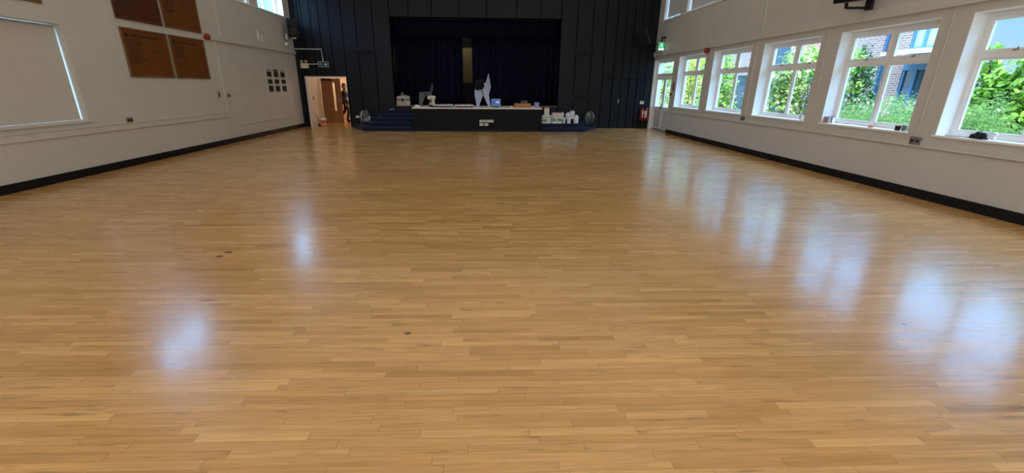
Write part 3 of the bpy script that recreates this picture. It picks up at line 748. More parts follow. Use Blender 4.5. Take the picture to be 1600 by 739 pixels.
def fan(label, x, y, z, rz, metal):
    t = thing('floor_fan', label, 'fan', (x, y, z), rz); R = .27; cz = .33
    cg = MB()
    for sgn in (-1, 1):
        for rr, off in ((R, .045), (R * .72, .075), (R * .42, .085), (R * .2, .088)):
            cg.tube([(sgn * off, rr * math.cos(a), cz + rr * math.sin(a)) for a in np.linspace(0, 2 * PI, 37)[:-1]], .0045, 6, closed=True)
        for k in range(28):
            a = 2 * PI * k / 28
            cg.tube([(sgn * .045, R * math.cos(a), cz + R * math.sin(a)), (sgn * .078, R * .65 * math.cos(a), cz + R * .65 * math.sin(a)), (sgn * .09, R * .12 * math.cos(a), cz + R * .12 * math.sin(a))], .0022, 5)
    cg.tube([(0, R * math.cos(a), cz + R * math.sin(a)) for a in np.linspace(0, 2 * PI, 41)[:-1]], .012, 8, closed=True)
    cg.build('cage', metal, t, smooth=True)
    bl = MB()
    for k in range(3):
        a0 = 2 * PI * k / 3; vs = []
        for i in range(7):
            rr = .05 + .18 * i / 6
            for jx, da in ((-.028, -.28), (.028, .38)):
                vs.append((jx, rr * math.cos(a0 + da), cz + rr * math.sin(a0 + da)))
        vs2 = [(x_ + .004, y_, z_) for x_, y_, z_ in vs]; n = len(vs)
        fs = [(2 * i, 2 * i + 1, 2 * i + 3, 2 * i + 2) for i in range(6)] + [(n + 2 * i + 2, n + 2 * i + 3, n + 2 * i + 1, n + 2 * i) for i in range(6)]
        fs += [(2 * i, 2 * i + 2, n + 2 * i + 2, n + 2 * i) for i in range(6)] + [(2 * i + 1, n + 2 * i + 1, n + 2 * i + 3, 2 * i + 3) for i in range(6)]
        bl.add(vs + vs2, fs)
    bl.cyl((-.04, 0, cz), (.04, 0, cz), .055)
    bl.build('blades', 'steel', t, smooth=True)
    MB().cyl((-.16, 0, cz), (-.06, 0, cz), .065, .085, 20).build('motor', 'black', t, smooth=True)
    MB().tube([(0, -R - .02, cz), (0, -R - .02, .10), (.10, -.22, .015), (.10, .22, .015), (0, R + .02, .10), (0, R + .02, cz)], .013).build('stand', 'chrome' if metal == 'chrome' else 'black', t, smooth=True)
    MB().tube([(-.15, -.2, .015), (-.15, .2, .015)], .013).tube([(.1, -.2, .015), (-.15, -.2, .015)], .011).tube([(.1, .2, .015), (-.15, .2, .015)], .011).build('foot', 'chrome' if metal == 'chrome' else 'black', t, smooth=True)
    return t
fan('chrome floor fan on the bottom blue step beside the doorway', -4.86, 18.62, Z1 + .001, -PI / 2 + 1.2, 'chrome')
fan('grey floor fan on the bottom blue step at the right of the stage', 4.45, 18.62, Z1 + .001, -PI / 2 - 1.18, 'steel')

# ------------------------------------------------------------------ fittings on the stage wall
t = thing('emergency_light', 'cream emergency light with two grey lamp heads above the doorway', 'light', (-7.28, YB, 2.33))
MB().box(-.15, .15, -.10, 0, 0, .20).build('case', 'cream_plastic', t, bevel=.012)
for s_ in (-1, 1):
    hd = MB().cyl((s_ * .085 - .0, -.12, .262), (s_ * .085, .0, .262), .052, .046, 18).build('lamp_head', 'grey_plastic', t, smooth=True)
    MB().cyl((s_ * .085, -.05, .195), (s_ * .085, -.05, .225), .015).build('bracket', 'black', hd)
t = thing('exit_sign', 'green running-man exit sign in a grey frame above the doorway', 'sign', (-6.53, YB, 2.385))
rect_ring(MB(), -.205, .205, 0, .21, .022, 0, .06).xf(Matrix(((0, 1, 0, 0), (-1, 0, 0, 0), (0, 0, 1, 0), (0, 0, 0, 1)))).build('frame', 'sign_pale', t)
MB().box(-.185, .185, -.045, 0, .02, .19).build('panel', 'green_dark', t)
sy = -.049
pm = MB()
pm.box(-.165, -.155, sy, -.045, .04, .165)
pm.ball((-.085, sy, .15), (.014, .003, .014), 10)
pm.prism([(-.105, .085), (-.075, .085), (-.07, .135), (-.10, .135)], sy, -.045, axis=1)
pm.prism([(-.10, .09), (-.085, .09), (-.11, .04), (-.125, .04)], sy, -.045, axis=1)
pm.prism([(-.09, .09), (-.075, .09), (-.045, .055), (-.055, .045)], sy, -.045, axis=1)
pm.prism([(-.07, .125), (-.04, .10), (-.045, .09), (-.075, .11)], sy, -.045, axis=1)
pm.prism([(-.10, .13), (-.13, .11), (-.125, .10), (-.10, .115)], sy, -.045, axis=1)
pm.build('running_figure', 'sign_pale', t)
ar = MB().prism([(.02, .10), (.07, .15), (.07, .12), (.15, .12), (.15, .08), (.07, .08), (.07, .05)], sy, -.045, axis=1)
ar.build('arrow', 'sign_pale', t)
MB().ball((.095, sy, .10), (.035, .004, .035), 14).build('symbol', 'white_plastic', t)
MB().box(-.022, .022, 0, 0.0, 0, 0)
t = plate('wall_socket', 'white double socket low on the black wall beside the chrome fan', -5.36, .42, .15, .085, 2, y=YB)
def slotted(name, label, x, z, w_, h, n, teeth):
    t = thing(name, label, 'rack', (x, YB, z))
    MB().box(-w_ / 2, w_ / 2, -.03, 0, h * .65, h).build('rail', 'skirting', t, bevel=.004)
    for k in range(n):
        cx = (k + .5) / n * w_ - w_ / 2
        if teeth: MB().box(cx - .045, cx + .045, -.09, -.03, 0, h * .7).build('hook', 'skirting', t, bevel=.006)
        else: MB().box(cx - .065, cx + .065, -.05, 0, 0, h * .62).build('outlet', 'skirting', t, bevel=.006)
    return t
slotted('hook_rack', 'black rack of pegs high on the black wall left of the curtain', -4.81, 2.93, .90, .13, 6, True)
slotted('hook_rack', 'black rack of pegs high on the black wall right of the curtain', 4.20, 2.93, .92, .14, 6, True)
slotted('outlet_strip', 'black row of square outlets low on the wall right of the curtain', 4.22, 1.17, .94, .20, 6, False)
t = plate('notice', 'small white notice on the black wall above the red extinguisher', 6.84, 1.08, .17, .12, 0, 'cream_plastic', y=YB, cat='sign')
MB().box(-.05, .05, -.0135, -.012, -.02, .02).build('print', 'orange', t)
# two extinguishers hung on the wall
def extinguisher(label, x, rz):
    t = thing('fire_extinguisher', label, 'extinguisher', (x, YB - .1, .34), rz, 'extinguishers by the garden door')
    MB().lathe([(.07, 0), (.086, .015), (.088, .40), (.075, .46), (.035, .50), (.03, .52)], n=24).build('cylinder', 'red', t, smooth=True)
    MB().cyl((0, 0, .51), (0, 0, .55), .028).build('valve', 'black', t, smooth=True)
    MB().prism([(-.02, .55), (.10, .58), (.11, .565), (.0, .53)], -.012, .012, axis=1).build('lever', 'red_dark', t)
    MB().tube([(0, -.03, .53), (-.06, -.09, .48), (-.08, -.10, .32), (-.075, -.10, .14)], [.012, .012, .012, .018]).build('hose', 'black', t, smooth=True)
    arc = [(.0895 * math.cos(a), .0895 * math.sin(a)) for a in np.linspace(-PI * .85, -PI * .35, 10)]
    arc2 = [(.087 * math.cos(a), .087 * math.sin(a)) for a in np.linspace(-PI * .35, -PI * .85, 10)]
    MB().prism(arc + arc2, .12, .40).build('label_sheet', 'cream_plastic', t)
    MB().box(-.03, .03, .08, .1, .25, .40).build('bracket', 'black', t)
extinguisher('red fire extinguisher hung on the black wall, nearer the stage', 6.86, .9)
extinguisher('red fire extinguisher hung in the corner next to the garden door', 7.05, -.6)

# loudspeakers
def speaker(label, loc, rz, size, tilt=0., roll=0.):
    t = thing('loudspeaker', label, 'speaker', loc, rz); w_, d_, h = size
    Rm = Matrix.Rotation(tilt, 4, 'X') @ Matrix.Rotation(roll, 4, 'Y')
    MB().prism([(-w_ / 2, -d_ / 2), (w_ / 2, -d_ / 2), (w_ * .36, d_ / 2), (-w_ * .36, d_ / 2)], -h / 2, h / 2).xf(Rm).build('cabinet', 'black', t, bevel=.015)
    g = MB().box(-w_ * .46, w_ * .46, -d_ / 2 - .012, -d_ / 2, -h * .47, h * .47).xf(Rm).build('grille', M['cloth_black'], t, bevel=.008)
    MB().cyl((0, -d_ / 2 - .016, -h * .18), (0, -d_ / 2 - .012, -h * .18), w_ * .33, n=28).xf(Rm).build('woofer', 'skirting', g, smooth=True)
    MB().cyl((0, -d_ / 2 - .016, h * .28), (0, -d_ / 2 - .012, h * .28), w_ * .15, n=24).xf(Rm).build('tweeter', 'skirting', g, smooth=True)
    return t
t = speaker('black loudspeaker bracketed to the white wall in the left corner', (-7.27, 18.55, 3.73), .35, (.40, .36, .66))
MB().box(-.08, .08, -.12, .16, -.37, -.335).box(-.30, -.24, .05, .2, -.40, -.2).tube([(0, .05, -.35), (-.27, .13, -.36)], .02).build('bracket', 'steel', t)
t = speaker('black loudspeaker tilted down in the right corner', (6.40, 18.62, 3.58), -.62, (.40, .36, .60), .30, -.30)
MB().tube([(.06, .16, -.12), (.30, .30, -.22), (.60, .42, -.24)], .025).cyl((.60, .42, -.24), (.64, .45, -.24), .06).build('bracket', 'black', t)
t = speaker('large black loudspeaker on a bracket high on the right wall', (6.72, 8.66, 3.52), -1.1, (.42, .34, .62), .12)
MB().tube([(-.05, .02, -.32), (-.05, .05, -.40)], .03).tube([(-.05, .05, -.40), (.16, .34, -.40)], .022).box(.14, .24, .28, .375, -.44, -.1).build('bracket', 'black', t)
t = thing('sensor', 'small white sensor box with a black eye below the left loudspeaker', 'sensor', (XL, 18.75, 3.12))
MB().box(0, .09, -.24, .16, 0, .12).build('case', 'white_plastic', t, bevel=.01)
MB().ball((.095, .02, .06), .035, 12).build('lens', 'black', t, smooth=True)

# ------------------------------------------------------------------ left wall: honours boards, photographs, sockets
def honours(label, y0, y1, z0, z1, mat, top_rows, heading, w_rows, seed):
    t = thing('honours_board', label, 'board', (XL, y0, z0), group='wooden honours boards'); W = y1 - y0; H = z1 - z0; rnd = random.Random(seed)
    MB().box(0, .018, .02, W - .02, .02, H - .02).build('panel', mat, t)
    rect_ring(MB(), 0, W, 0, H, .035, 0, .032).build('moulding', 'board_edge' if mat == 'board' else mat, t, bevel=.008)
    x0, x1 = .018, .0195
    if heading:
        MB().cyl((.018, .16, H - .15), (.020, .16, H - .15), .05, n=20).build('emblem', 'ink', t)
        hd = MB(); y = .26
        while y < W * .74:
            l = rnd.uniform(.02, .055); hd.box(x0, x1, y, y + l, H - .175, H - .125); y += l + rnd.choice((.008, .008, .03))
        hd.build('heading', 'ink', t)
    ls = MB()
    for r in range(top_rows[0], top_rows[1]):
        z = H - .24 - r * .036
        if z < .05: break
        y = .11 + rnd.uniform(0, .02); ye = y + w_rows * rnd.uniform(.7, 1.15)
        while y < ye:
            l = rnd.uniform(.015, .05); ls.box(x0, x1, y, y + l, z, z + .018); y += l + rnd.choice((.007, .007, .02))
    ls.build('lettering', 'ink', t)['kind'] = 'stuff'
honours('orange-brown honours board, lower left of the four', 10.30, 11.72, 1.825, 2.825, 'board', (0, 14), True, .44, 1)
honours('orange-brown honours board, lower right of the four', 11.79, 13.18, 1.825, 2.825, 'board', (0, 9), True, .36, 2)
honours('dark red-brown honours board, upper left of the four', 10.28, 11.68, 2.98, 3.98, 'board_red', (0, 16), True, .60, 3)
honours('orange-brown honours board, upper right of the four', 11.76, 13.19, 2.98, 3.98, 'board', (0, 12), True, .42, 4)
honours('brown honours board above the beige window blind, near the top edge', 7.25, 8.69, 2.985, 3.98, 'board', (0, 10), True, .40, 5)
cn = ['left', 'middle', 'right']; rn = ['top', 'centre', 'bottom']
cy = [(16.58, 16.96), (17.11, 17.50), (17.67, 18.06)]; rz_ = [(1.93, 2.22), (1.69, 1.89), (1.44, 1.67)]
for r in range(3):
    for c in range(3):
        y0, y1 = cy[c]; z0, z1 = rz_[r]
        t = thing('photo_print', 'mounted dark photo print, %s column, %s row of the nine' % (cn[c], rn[r]), 'photo', (XL, y0, z0), group='nine photos on the left wall')
        W, H = y1 - y0, z1 - z0
        MB().box(0, .012, 0, W, 0, H).build('mount', 'photo_paper', t)
        hh = .07 if r == 0 else 0
        MB().box(.012, .0135, .018, W - .018, .03, H - .02 - hh).build('picture', 'photo_dark', t)
        if r == 0: MB().box(.012, .0135, .01, W - .01, H - .075, H - .005).build('title_strip', 'ink' if c == 1 else 'grey_plastic', t)
        if r == 2: MB().box(.012, .0135, .02, W - .02, .003, .025).build('caption_strip', 'ink', t)
def side_plate(name, label, side, y, z, w_, h, cols, mat='steel', cat='socket'):
    s = 1 if side == 'L' else -1; x = XL if s > 0 else XR
    t = thing(name, label, cat, (x, y, z))
    f = lambda a, b: (min(s * a, s * b), max(s * a, s * b))
    MB().box(*f(0, .03), -w_ / 2, w_ / 2, -h / 2, h / 2).build('back_box', 'grey_plastic', t, bevel=.003)
    MB().box(*f(.03, .036), -w_ / 2 - .004, w_ / 2 + .004, -h / 2 - .004, h / 2 + .004).build('faceplate', mat, t, bevel=.003)
    for k in range(cols):
        cc = (k + .5) / cols * w_ - w_ / 2
        MB().box(*f(.036, .039), cc - .022, cc + .022, -.02, .02).build('outlet', 'skirting', t)
        MB().box(*f(.036, .043), cc - .008, cc + .008, .024, .036).build('rocker', 'white_plastic', t)
    return t
t = side_plate('wall_socket', 'steel double socket on the dado trunking below the honours boards', 'L', 9.92, .955, .16, .10, 2)
t = side_plate('light_switch', 'tall steel switch plate left of the vertical trunking on the left wall', 'L', 13.42, 1.415, .085, .15, 1, cat='switch')
t = side_plate('light_switch', 'small dark switch right of the vertical trunking on the left wall', 'L', 13.92, 1.385, .11, .09, 1, cat='switch')
trim(MB().box(XL, XL + .014, 13.98, 14.95, 1.375, 1.395))
side_plate('wall_socket', 'grey socket between the third and fourth garden windows', 'R', 12.09, .91, .18, .11, 1)
side_plate('wall_socket', 'steel double socket at the foot of the conduit between the two nearest windows', 'R', 7.03, .90, .19, .115, 2)
def bell(label, side, y, z):
    s = 1 if side == 'L' else -1; t = thing('fire_bell', label, 'bell', (XL if s > 0 else XR - .0, y, z))
    Rm = Matrix.Rotation(s * PI / 2, 4, 'Y')
    MB().cyl((0, 0, 0), (0, 0, .05), .055, n=24).xf(Rm).build('base', 'red_dark', t, smooth=True)
    MB().lathe([(.085, .05), (.092, .065), (.085, .10), (.055, .13), (.0, .138)], n=28).xf(Rm).build('gong', 'red', t, smooth=True)
    MB().cyl((0, 0, .135), (0, 0, .147), .016).xf(Rm).build('cap', 'chrome', t, smooth=True)
bell('round red fire bell beside the upper honours boards', 'L', 13.33, 2.92)
bell('round red fire bell above the garden windows', 'R', 14.70, 2.82)
t = thing('call_point', 'small round red alarm call point beside the garden door', 'alarm', (XR, 17.17, 1.40))
MB().cyl((-.04, 0, .06), (0, 0, .06), .055, n=20).build('body', 'red', t, smooth=True)
MB().cyl((-.045, 0, .06), (-.04, 0, .06), .025).build('button', 'red_dark', t)
t = thing('fire_notice', 'tall narrow red notice on the pillar above the red call point', 'sign', (XR, 17.05, 1.58))
MB().box(-.006, 0, -.055, .055, 0, .30).build('sheet', 'red_dark', t)
for k in range(3): MB().box(-.008, -.006, -.04, .04, .03 + k * .09, .075 + k * .09).build('print', 'red', t)
t = thing('exit_sign', 'lit green running-man exit sign above the garden door', 'sign', (7.03, 18.35, 3.08))
MB().box(-.12, .12, -.02, .02, 0, .30).build('case', 'white_plastic', t, bevel=.006)
MB().box(-.11, .11, -.024, -.02, .09, .29).build('panel', 'green_lit', t)
pm = MB(); sy = -.028
pm.ball((-.0, sy, .255), (.018, .003, .018), 10)
pm.prism([(-.03, .18), (.02, .18), (.03, .24), (-.015, .24)], sy, -.024, axis=1).prism([(-.03, .185), (-.005, .185), (-.05, .11), (-.07, .12)], sy, -.024, axis=1).prism([(-.005, .185), (.02, .185), (.06, .12), (.04, .11)], sy, -.024, axis=1)
pm.build('running_figure', 'white_lit', t)
MB().box(-.11, .11, -.024, -.02, .01, .085).build('lower_strip', 'white_lit', t)
MB().box(-.02, .02, -.015, .015, .30, .50).box(-.02, .155, -.015, .015, .44, .50).build('bracket', 'black', t)

# ------------------------------------------------------------------ things on the window sills
ZS = SILL + .009
def on_sill(name, label, cat, x, y, rz=0., group=None): return thing(name, label, cat, (XR + x, y, ZS), rz, group)
t = on_sill('box', 'white tray propped in the far corner of the fourth window sill', 'tray', .10, 9.10)
MB().box(-.06, .06, -.10, .10, 0, .012).build('base', 'gloss_white', t)
bkc = [('pinkish', (.45, .25, .24), .0), ('pale blue', (.45, .55, .62), .035), ('brown', (.22, .12, .09), .065)]
bpy.data.objects.remove(t.children[0]); bpy.data.objects.remove(t)
for k, (cn_, c_, off) in enumerate(bkc):
    t = on_sill('book', '%s book standing in the far corner of the window sill with the climber outside' % cn_, 'book', .03 + k * .034, 9.16, 0, 'books on the window sill')
    MB().box(.002, .026, -.055, .055, .003, .118).build('pages', 'carton', t)
    cm = pmat(cn_.replace(' ', '_') + '_book_cover', c_, .5)
    MB().box(0, .003, -.06, .058, 0, .122).box(.025, .028, -.06, .058, 0, .122).box(0, .028, -.06, -.056, 0, .122).build('cover', cm, t)
t = on_sill('speaker_box', 'white cube speaker with black top beside the upright books', 'box', .165, 9.16)
MB().box(-.03, .03, -.055, .055, 0, .112).build('case', 'white_plastic', t, bevel=.006)
MB().box(-.03, .03, -.055, .055, .113, .124).build('lid', 'black', t, bevel=.003)
t = on_sill('cup', 'white cup on the near end of the third window sill from the garden door', 'cup', .07, 9.93)
t['label'] = 'white cup with a dark band on the sill of the variegated bush window'
MB().lathe([(.034, 0), (.040, .01), (.045, .11), (.042, .11), (.036, .012), (0, .01)], n=24).build('body', 'white_plastic', t, smooth=True)
MB().tube([(0, .042, .085), (0, .075, .08), (0, .075, .04), (0, .040, .03)], .007).build('handle', 'black', t, smooth=True)
t = on_sill('tea_light', 'small orange tea light on the sill of the mound and flowers window', 'candle', .06, 8.05)
MB().lathe([(.036, 0), (.04, .005), (.04, .03), (.036, .03), (.034, .02), (0, .02)], n=20).build('holder', 'orange', t, smooth=True)
MB().cyl((0, 0, .018), (0, 0, .034), .002).build('wick', 'black', t)
t = on_sill('pencil_pot', 'black pot with brown rim at the near end of the flower window sill', 'pot', .06, 7.50)
MB().lathe([(.034, 0), (.04, .005), (.043, .075), (.038, .075), (.034, .01), (0, .008)], n=20).build('body', 'black', t, smooth=True)
MB().lathe([(.0435, .07), (.046, .07), (.046, .084), (.0385, .084), (.0385, .07)], n=20).build('rim', 'cardboard', t, smooth=True)
t = on_sill('jar', 'green glass jar beside the black pot on the flower window sill', 'jar', .09, 7.41)
MB().lathe([(.03, 0), (.034, .006), (.034, .06), (.026, .072), (.026, .085)], n=20).build('body', pmat('dull_green_glass', (.10, .16, .12), .15), t, smooth=True)
MB().cyl((0, 0, .08), (0, 0, .095), .03).build('lid', 'grey_plastic', t, smooth=True)
t = on_sill('shoe', 'black low shoe lying on the sill of the nearest window', 'shoe', .07, 6.20, -.25)
sole = [(-.045, -.13), (.04, -.13), (.05, -.05), (.04, .04), (.055, .11), (.03, .15), (-.02, .15), (-.05, .10), (-.045, .02), (-.05, -.06)]
MB().prism(sole, 0, .022).build('sole', 'skirting', t, bevel=.006)
MB().ball((0, .07, .03), (.046, .075, .045), 16).ball((0, -.07, .045), (.042, .058, .055), 16).ball((0, .0, .055), (.040, .07, .05), 16).build('upper', 'black', t, smooth=True)
MB().tube([(-.03, .02, .095), (0, .04, .085), (.03, .02, .095)], .005).tube([(-.03, -.0, .104), (0, .02, .10), (.03, 0, .104)], .005).build('lace', 'cloth_black', t, smooth=True)
t = on_sill('cable', 'thin black cable trailing from the black shoe on the nearest sill', 'cable', .0, 6.5)
MB().tube([(.06, -.17, .006), (.02, -.06, .006), (-.01, .02, .006), (.01, .12, .006)], .005).build('lead', 'black', t, smooth=True)
t = on_sill('figurine', 'small pale ornament next to the black shoe on the nearest sill', 'ornament', .10, 6.02)
MB().lathe([(.028, 0), (.03, .008), (.018, .03), (.022, .05), (.012, .066)], n=18).build('base', 'white_plastic', t, smooth=True)
MB().ball((.0, -.015, .08), (.022, .03, .02), 12).build('head', 'white_plastic', t, smooth=True)

# ------------------------------------------------------------------ the person in the corridor
def limb_skin(name, verts, edges, radii, mat, parent, sub=2, rootv=0):
    me = bpy.data.meshes.new(name); me.from_pydata(verts, edges, []); me.materials.append(M[mat])
    o = bpy.data.objects.new(name, me); COL.objects.link(o); o.parent = parent
    md = o.modifiers.new('skin', 'SKIN'); sk = me.skin_vertices[0] if me.skin_vertices else None
    if sk is None:
        bm = bmesh.new(); bm.from_mesh(me); bm.verts.layers.skin.verify(); bm.to_mesh(me); bm.free(); sk = me.skin_vertices[0]
    for i, r in enumerate(radii):
        sk.data[i].radius = (r, r) if isinstance(r, (int, float)) else r
        sk.data[i].use_root = (i == rootv)
    md.use_smooth_shade = True
    s2 = o.modifiers.new('sub', 'SUBSURF'); s2.levels = sub; s2.render_levels = sub
    return o
pr = thing('person', 'person in dark clothes striding along the peach corridor, half behind the brown door', 'person', (-6.68, 22.1, 0), 0)
# facing +x, mid-stride; local units metres
bv = [(0, 0, .98), (.01, 0, 1.12), (.02, 0, 1.28), (.025, 0, 1.42), (.03, 0, 1.50), (.045, 0, 1.57), (.055, 0, 1.66),
      (.025, -.17, 1.42), (-.09, -.23, 1.17), (.06, -.25, .95), (.10, -.25, .87),
      (.025, .17, 1.42), (.10, .22, 1.17), (.26, .23, 1.04), (.32, .23, 1.01),
      (0, -.09, .92), (.18, -.10, .53), (.08, -.10, .12), (.13, -.10, .05), (.24, -.10, .035),
      (0, .09, .92), (-.06, .10, .50), (-.34, .10, .20), (-.33, .10, .10), (-.24, .10, .04)]
be = [(0, 1), (1, 2), (2, 3), (3, 4), (4, 5), (5, 6), (3, 7), (7, 8), (8, 9), (9, 10), (3, 11), (11, 12), (12, 13), (13, 14),
      (0, 15), (15, 16), (16, 17), (17, 18), (18, 19), (0, 20), (20, 21), (21, 22), (22, 23), (23, 24)]
br_ = [(.15, .115), (.145, .105), (.16, .115), (.13, .10), .06, .058, .05, .065, .046, .034, .026, .065, .046, .034, .026,
       .095, .062, .045, .045, .035, .095, .062, .045, .045, .035]
limb_skin('body', bv, be, br_, 'jumper', pr)
tr_v = [(0, 0, .99), (0, -.09, .92), (.18, -.10, .53), (.085, -.10, .10), (0, .09, .92), (-.06, .10, .50), (-.335, .10, .19)]
limb_skin('trousers', tr_v, [(0, 1), (1, 2), (2, 3), (0, 4), (4, 5), (5, 6)], [(.16, .125), .105, .074, .06, .105, .074, .06], 'trousers', pr)
hd = MB().ball((.06, 0, 1.66), (.095, .075, .118), 20).ball((.10, 0, 1.60), (.055, .05, .055), 14)
hd.ball((.155, 0, 1.655), (.018, .013, .022), 10).ball((.055, -.076, 1.655), (.018, .01, .03), 10).ball((.055, .076, 1.655), (.018, .01, .03), 10)
hd.build('head', 'skin', pr, smooth=True)
MB().ball((.04, 0, 1.69), (.105, .084, .105), 18).ball((-.01, 0, 1.62), (.07, .07, .08), 14).build('hair', 'hair', pr, smooth=True)
fc = MB()
for sy_ in (-1, 1): fc.ball((.148, sy_ * .03, 1.675), (.008, .013, .007), 8)
fc.ball((.150, 0, 1.612), (.008, .022, .006), 8); fc.build('features', 'hair', pr, smooth=True)
for (px_, py_, pz_), sgn, dr in (((.10, -.25, .87), -1, (.25, -.0, -.97)), ((.33, .23, 1.01), 1, (.9, 0, -.43))):
    dv = Vector(dr).normalized(); side = Vector((0, 1, 0)); p0 = Vector((px_, py_, pz_))
    nrm = dv.cross(side)
    hv = [p0, p0 + dv * .09]; he = [(0, 1)]; hr = [(.024, .03), (.018, .038)]
    for k, ln in enumerate((.075, .085, .08, .062)):
        off = (k - 1.5) * .019
        b0 = len(hv); q0 = p0 + dv * .095 + side * off
        hv += [q0, q0 + dv * ln * .55 + nrm * .008, q0 + dv * ln * .95 + nrm * .028]; he += [(1, b0), (b0, b0 + 1), (b0 + 1, b0 + 2)]; hr += [.0095, .0088, .0075]
    b0 = len(hv); q0 = p0 + dv * .035 - side * .03 * sgn
    hv += [q0, q0 + dv * .045 - side * .028 * sgn + nrm * .01]; he += [(0, b0), (b0, b0 + 1)]; hr += [.012, .009]
    limb_skin('hand', [tuple(v) for v in hv], he, hr, 'skin', pr, 1)
for (fx, fy, fz, rx) in ((.165, -.10, .0, 0), (-.285, .10, .02, .5)):
    sm = MB().ball((0, 0, .05), (.135, .048, .055), 16); sm.v = [(a, b_, max(c_, 0)) for a, b_, c_ in sm.v]
    sm.xf(Matrix.Translation((fx, fy, fz)) @ Matrix.Rotation(rx, 4, 'Y')).build('shoe', 'black', pr, smooth=True)

# ------------------------------------------------------------------ garden and buildings outside
struct(MB().box(XR + WT, 60, -20, 60, -.45, -.25).build('ground_outside', 'soil'))
struct(MB().box(-60, XL - WT, -20, 60, -.45, -.25).build('ground_outside_left', 'soil'))
def leaves(n, centre, rad, size, seed, shell=.55, up=.6, wid=.55):
    r = np.random.RandomState(seed)
    u = r.normal(size=(n, 3)); u /= np.linalg.norm(u, axis=1)[:, None]
    rr = (shell + (1 - shell) * r.rand(n)) ** .8
    lump = 1 + .22 * np.sin(u[:, 0] * 5 + seed) * np.sin(u[:, 1] * 6 + 1.3 * seed) + .12 * np.sin(u[:, 2] * 9 + seed)
    P = np.array(centre) + u * np.array(rad) * (rr * lump)[:, None]
    nrm = u * .7 + r.normal(size=(n, 3)) * .5 + np.array([0, 0, up]); nrm /= np.linalg.norm(nrm, axis=1)[:, None]
    t = r.normal(size=(n, 3)) + np.array([0, 0, -.5]); t -= (t * nrm).sum(1)[:, None] * nrm; t /= np.linalg.norm(t, axis=1)[:, None]
    b = np.cross(nrm, t); s = size * (.6 + .8 * r.rand(n))[:, None]
    w2 = wid * .5
    V = np.stack([P - t * s * .5, P - t * s * .18 + b * s * w2 * .9 + nrm * s * .05, P + t * s * .22 + b * s * w2 * .8 + nrm * s * .03, P + t * s * .58 - nrm * s * .14,
                  P + t * s * .22 - b * s * w2 * .8 + nrm * s * .03, P - t * s * .18 - b * s * w2 * .9 + nrm * s * .05, P + t * s * .03 - nrm * s * .03], 1).reshape(-1, 3)
    F = [(7 * i + a, 7 * i + (a + 1) % 6, 7 * i + 6) for i in range(n) for a in range(6)]
    return V, F
def bush(name, label, loc, blobs, mat, size, n, seed, cat='shrub', flowers=(), group='garden shrubs outside'):
    t = thing(name, label, cat, loc, group=group)
    Vs, Fs = [], []; o = 0
    tot = sum(b[3] * b[4] * b[5] for b in blobs) ** 1
    for k, bl in enumerate(blobs):
        m_ = max(60, int(n * (bl[3] * bl[4] * bl[5]) / tot))
        V, F = leaves(m_, bl[:3], bl[3:6], size, seed + k * 7)
        Vs.append(V); Fs += [tuple(i + o for i in f) for f in F]; o += len(V)
    m_ = MB(); m_.v = [tuple(v) for v in np.concatenate(Vs)]; m_.f = Fs
    me = bpy.data.meshes.new('foliage'); me.from_pydata(m_.v, [], m_.f); me.materials.append(M[mat]); me.polygons.foreach_set('use_smooth', [True] * len(me.polygons))
    fo = bpy.data.objects.new('foliage', me); COL.objects.link(fo); fo.parent = t; fo['kind'] = 'stuff'
    rnd = random.Random(seed); sm = MB()
    for bl in blobs:
        for k in range(3):
            sm.tube([(rnd.uniform(-.08, .08), rnd.uniform(-.08, .08), -.25), ((bl[0]) * .5 + rnd.uniform(-.1, .1), bl[1] * .5 + rnd.uniform(-.1, .1), bl[2] * .5), (bl[0] + rnd.uniform(-.3, .3) * bl[3], bl[1] + rnd.uniform(-.4, .4) * bl[4], bl[2] + bl[5] * .6)], [.022, .015, .006])
    sm.build('stem', 'bark', t)
    for (fx, fy, fz, fr_, fm) in flowers:
        f = MB()
        for k in range(5):
            a = 2 * PI * k / 5; f.ball((fx - .01, fy + fr_ * .6 * math.cos(a), fz + fr_ * .6 * math.sin(a)), (fr_ * .35, fr_ * .5, fr_ * .5), 8)
        f.build('blossom', fm, t, smooth=True)
    return t
def feather(name, label, loc, h, r_, n, seed, mat='leaf_feather', flowers=()):
    t = thing(name, label, 'plant', loc, group='feathery plants outside'); rs = np.random.RandomState(seed); m_ = MB()
    V, F = leaves(n, (0, 0, h * .5), (r_, r_, h * .5), .062, seed, shell=.3, up=.3, wid=.14)
    m_.v = [tuple(v) for v in V]; m_.f = F
    for i in range(40):
        a = rs.rand() * 2 * PI; rad = r_ * .8 * math.sqrt(rs.rand()); hh = h * (.55 + .4 * rs.rand()) * math.sqrt(1 - (rad / r_) ** 2 * .6)
        m_.tube([(0, 0, 0), (rad * .4 * math.cos(a), rad * .4 * math.sin(a), hh * .5), (rad * math.cos(a), rad * math.sin(a), hh)], [.006, .005, .002], 5)
    me = bpy.data.meshes.new('fronds'); me.from_pydata(m_.v, [], m_.f); me.materials.append(M[mat])
    o = bpy.data.objects.new('fronds', me); COL.objects.link(o); o.parent = t; o['kind'] = 'stuff'
    MB().cyl((0, 0, -.25 - 0), (0, 0, h * .3), .05, .02).build('stem', 'bark', t)
    for (fx, fy, fz, fr_, fm) in flowers:
        f = MB()
        for k in range(5):
            q_ = 2 * PI * k / 5; f.ball((fx - .01, fy + fr_ * .6 * math.cos(q_), fz + fr_ * .6 * math.sin(q_)), (fr_ * .35, fr_ * .5, fr_ * .5), 8)
        f.build('blossom', fm, t, smooth=True)
    return t
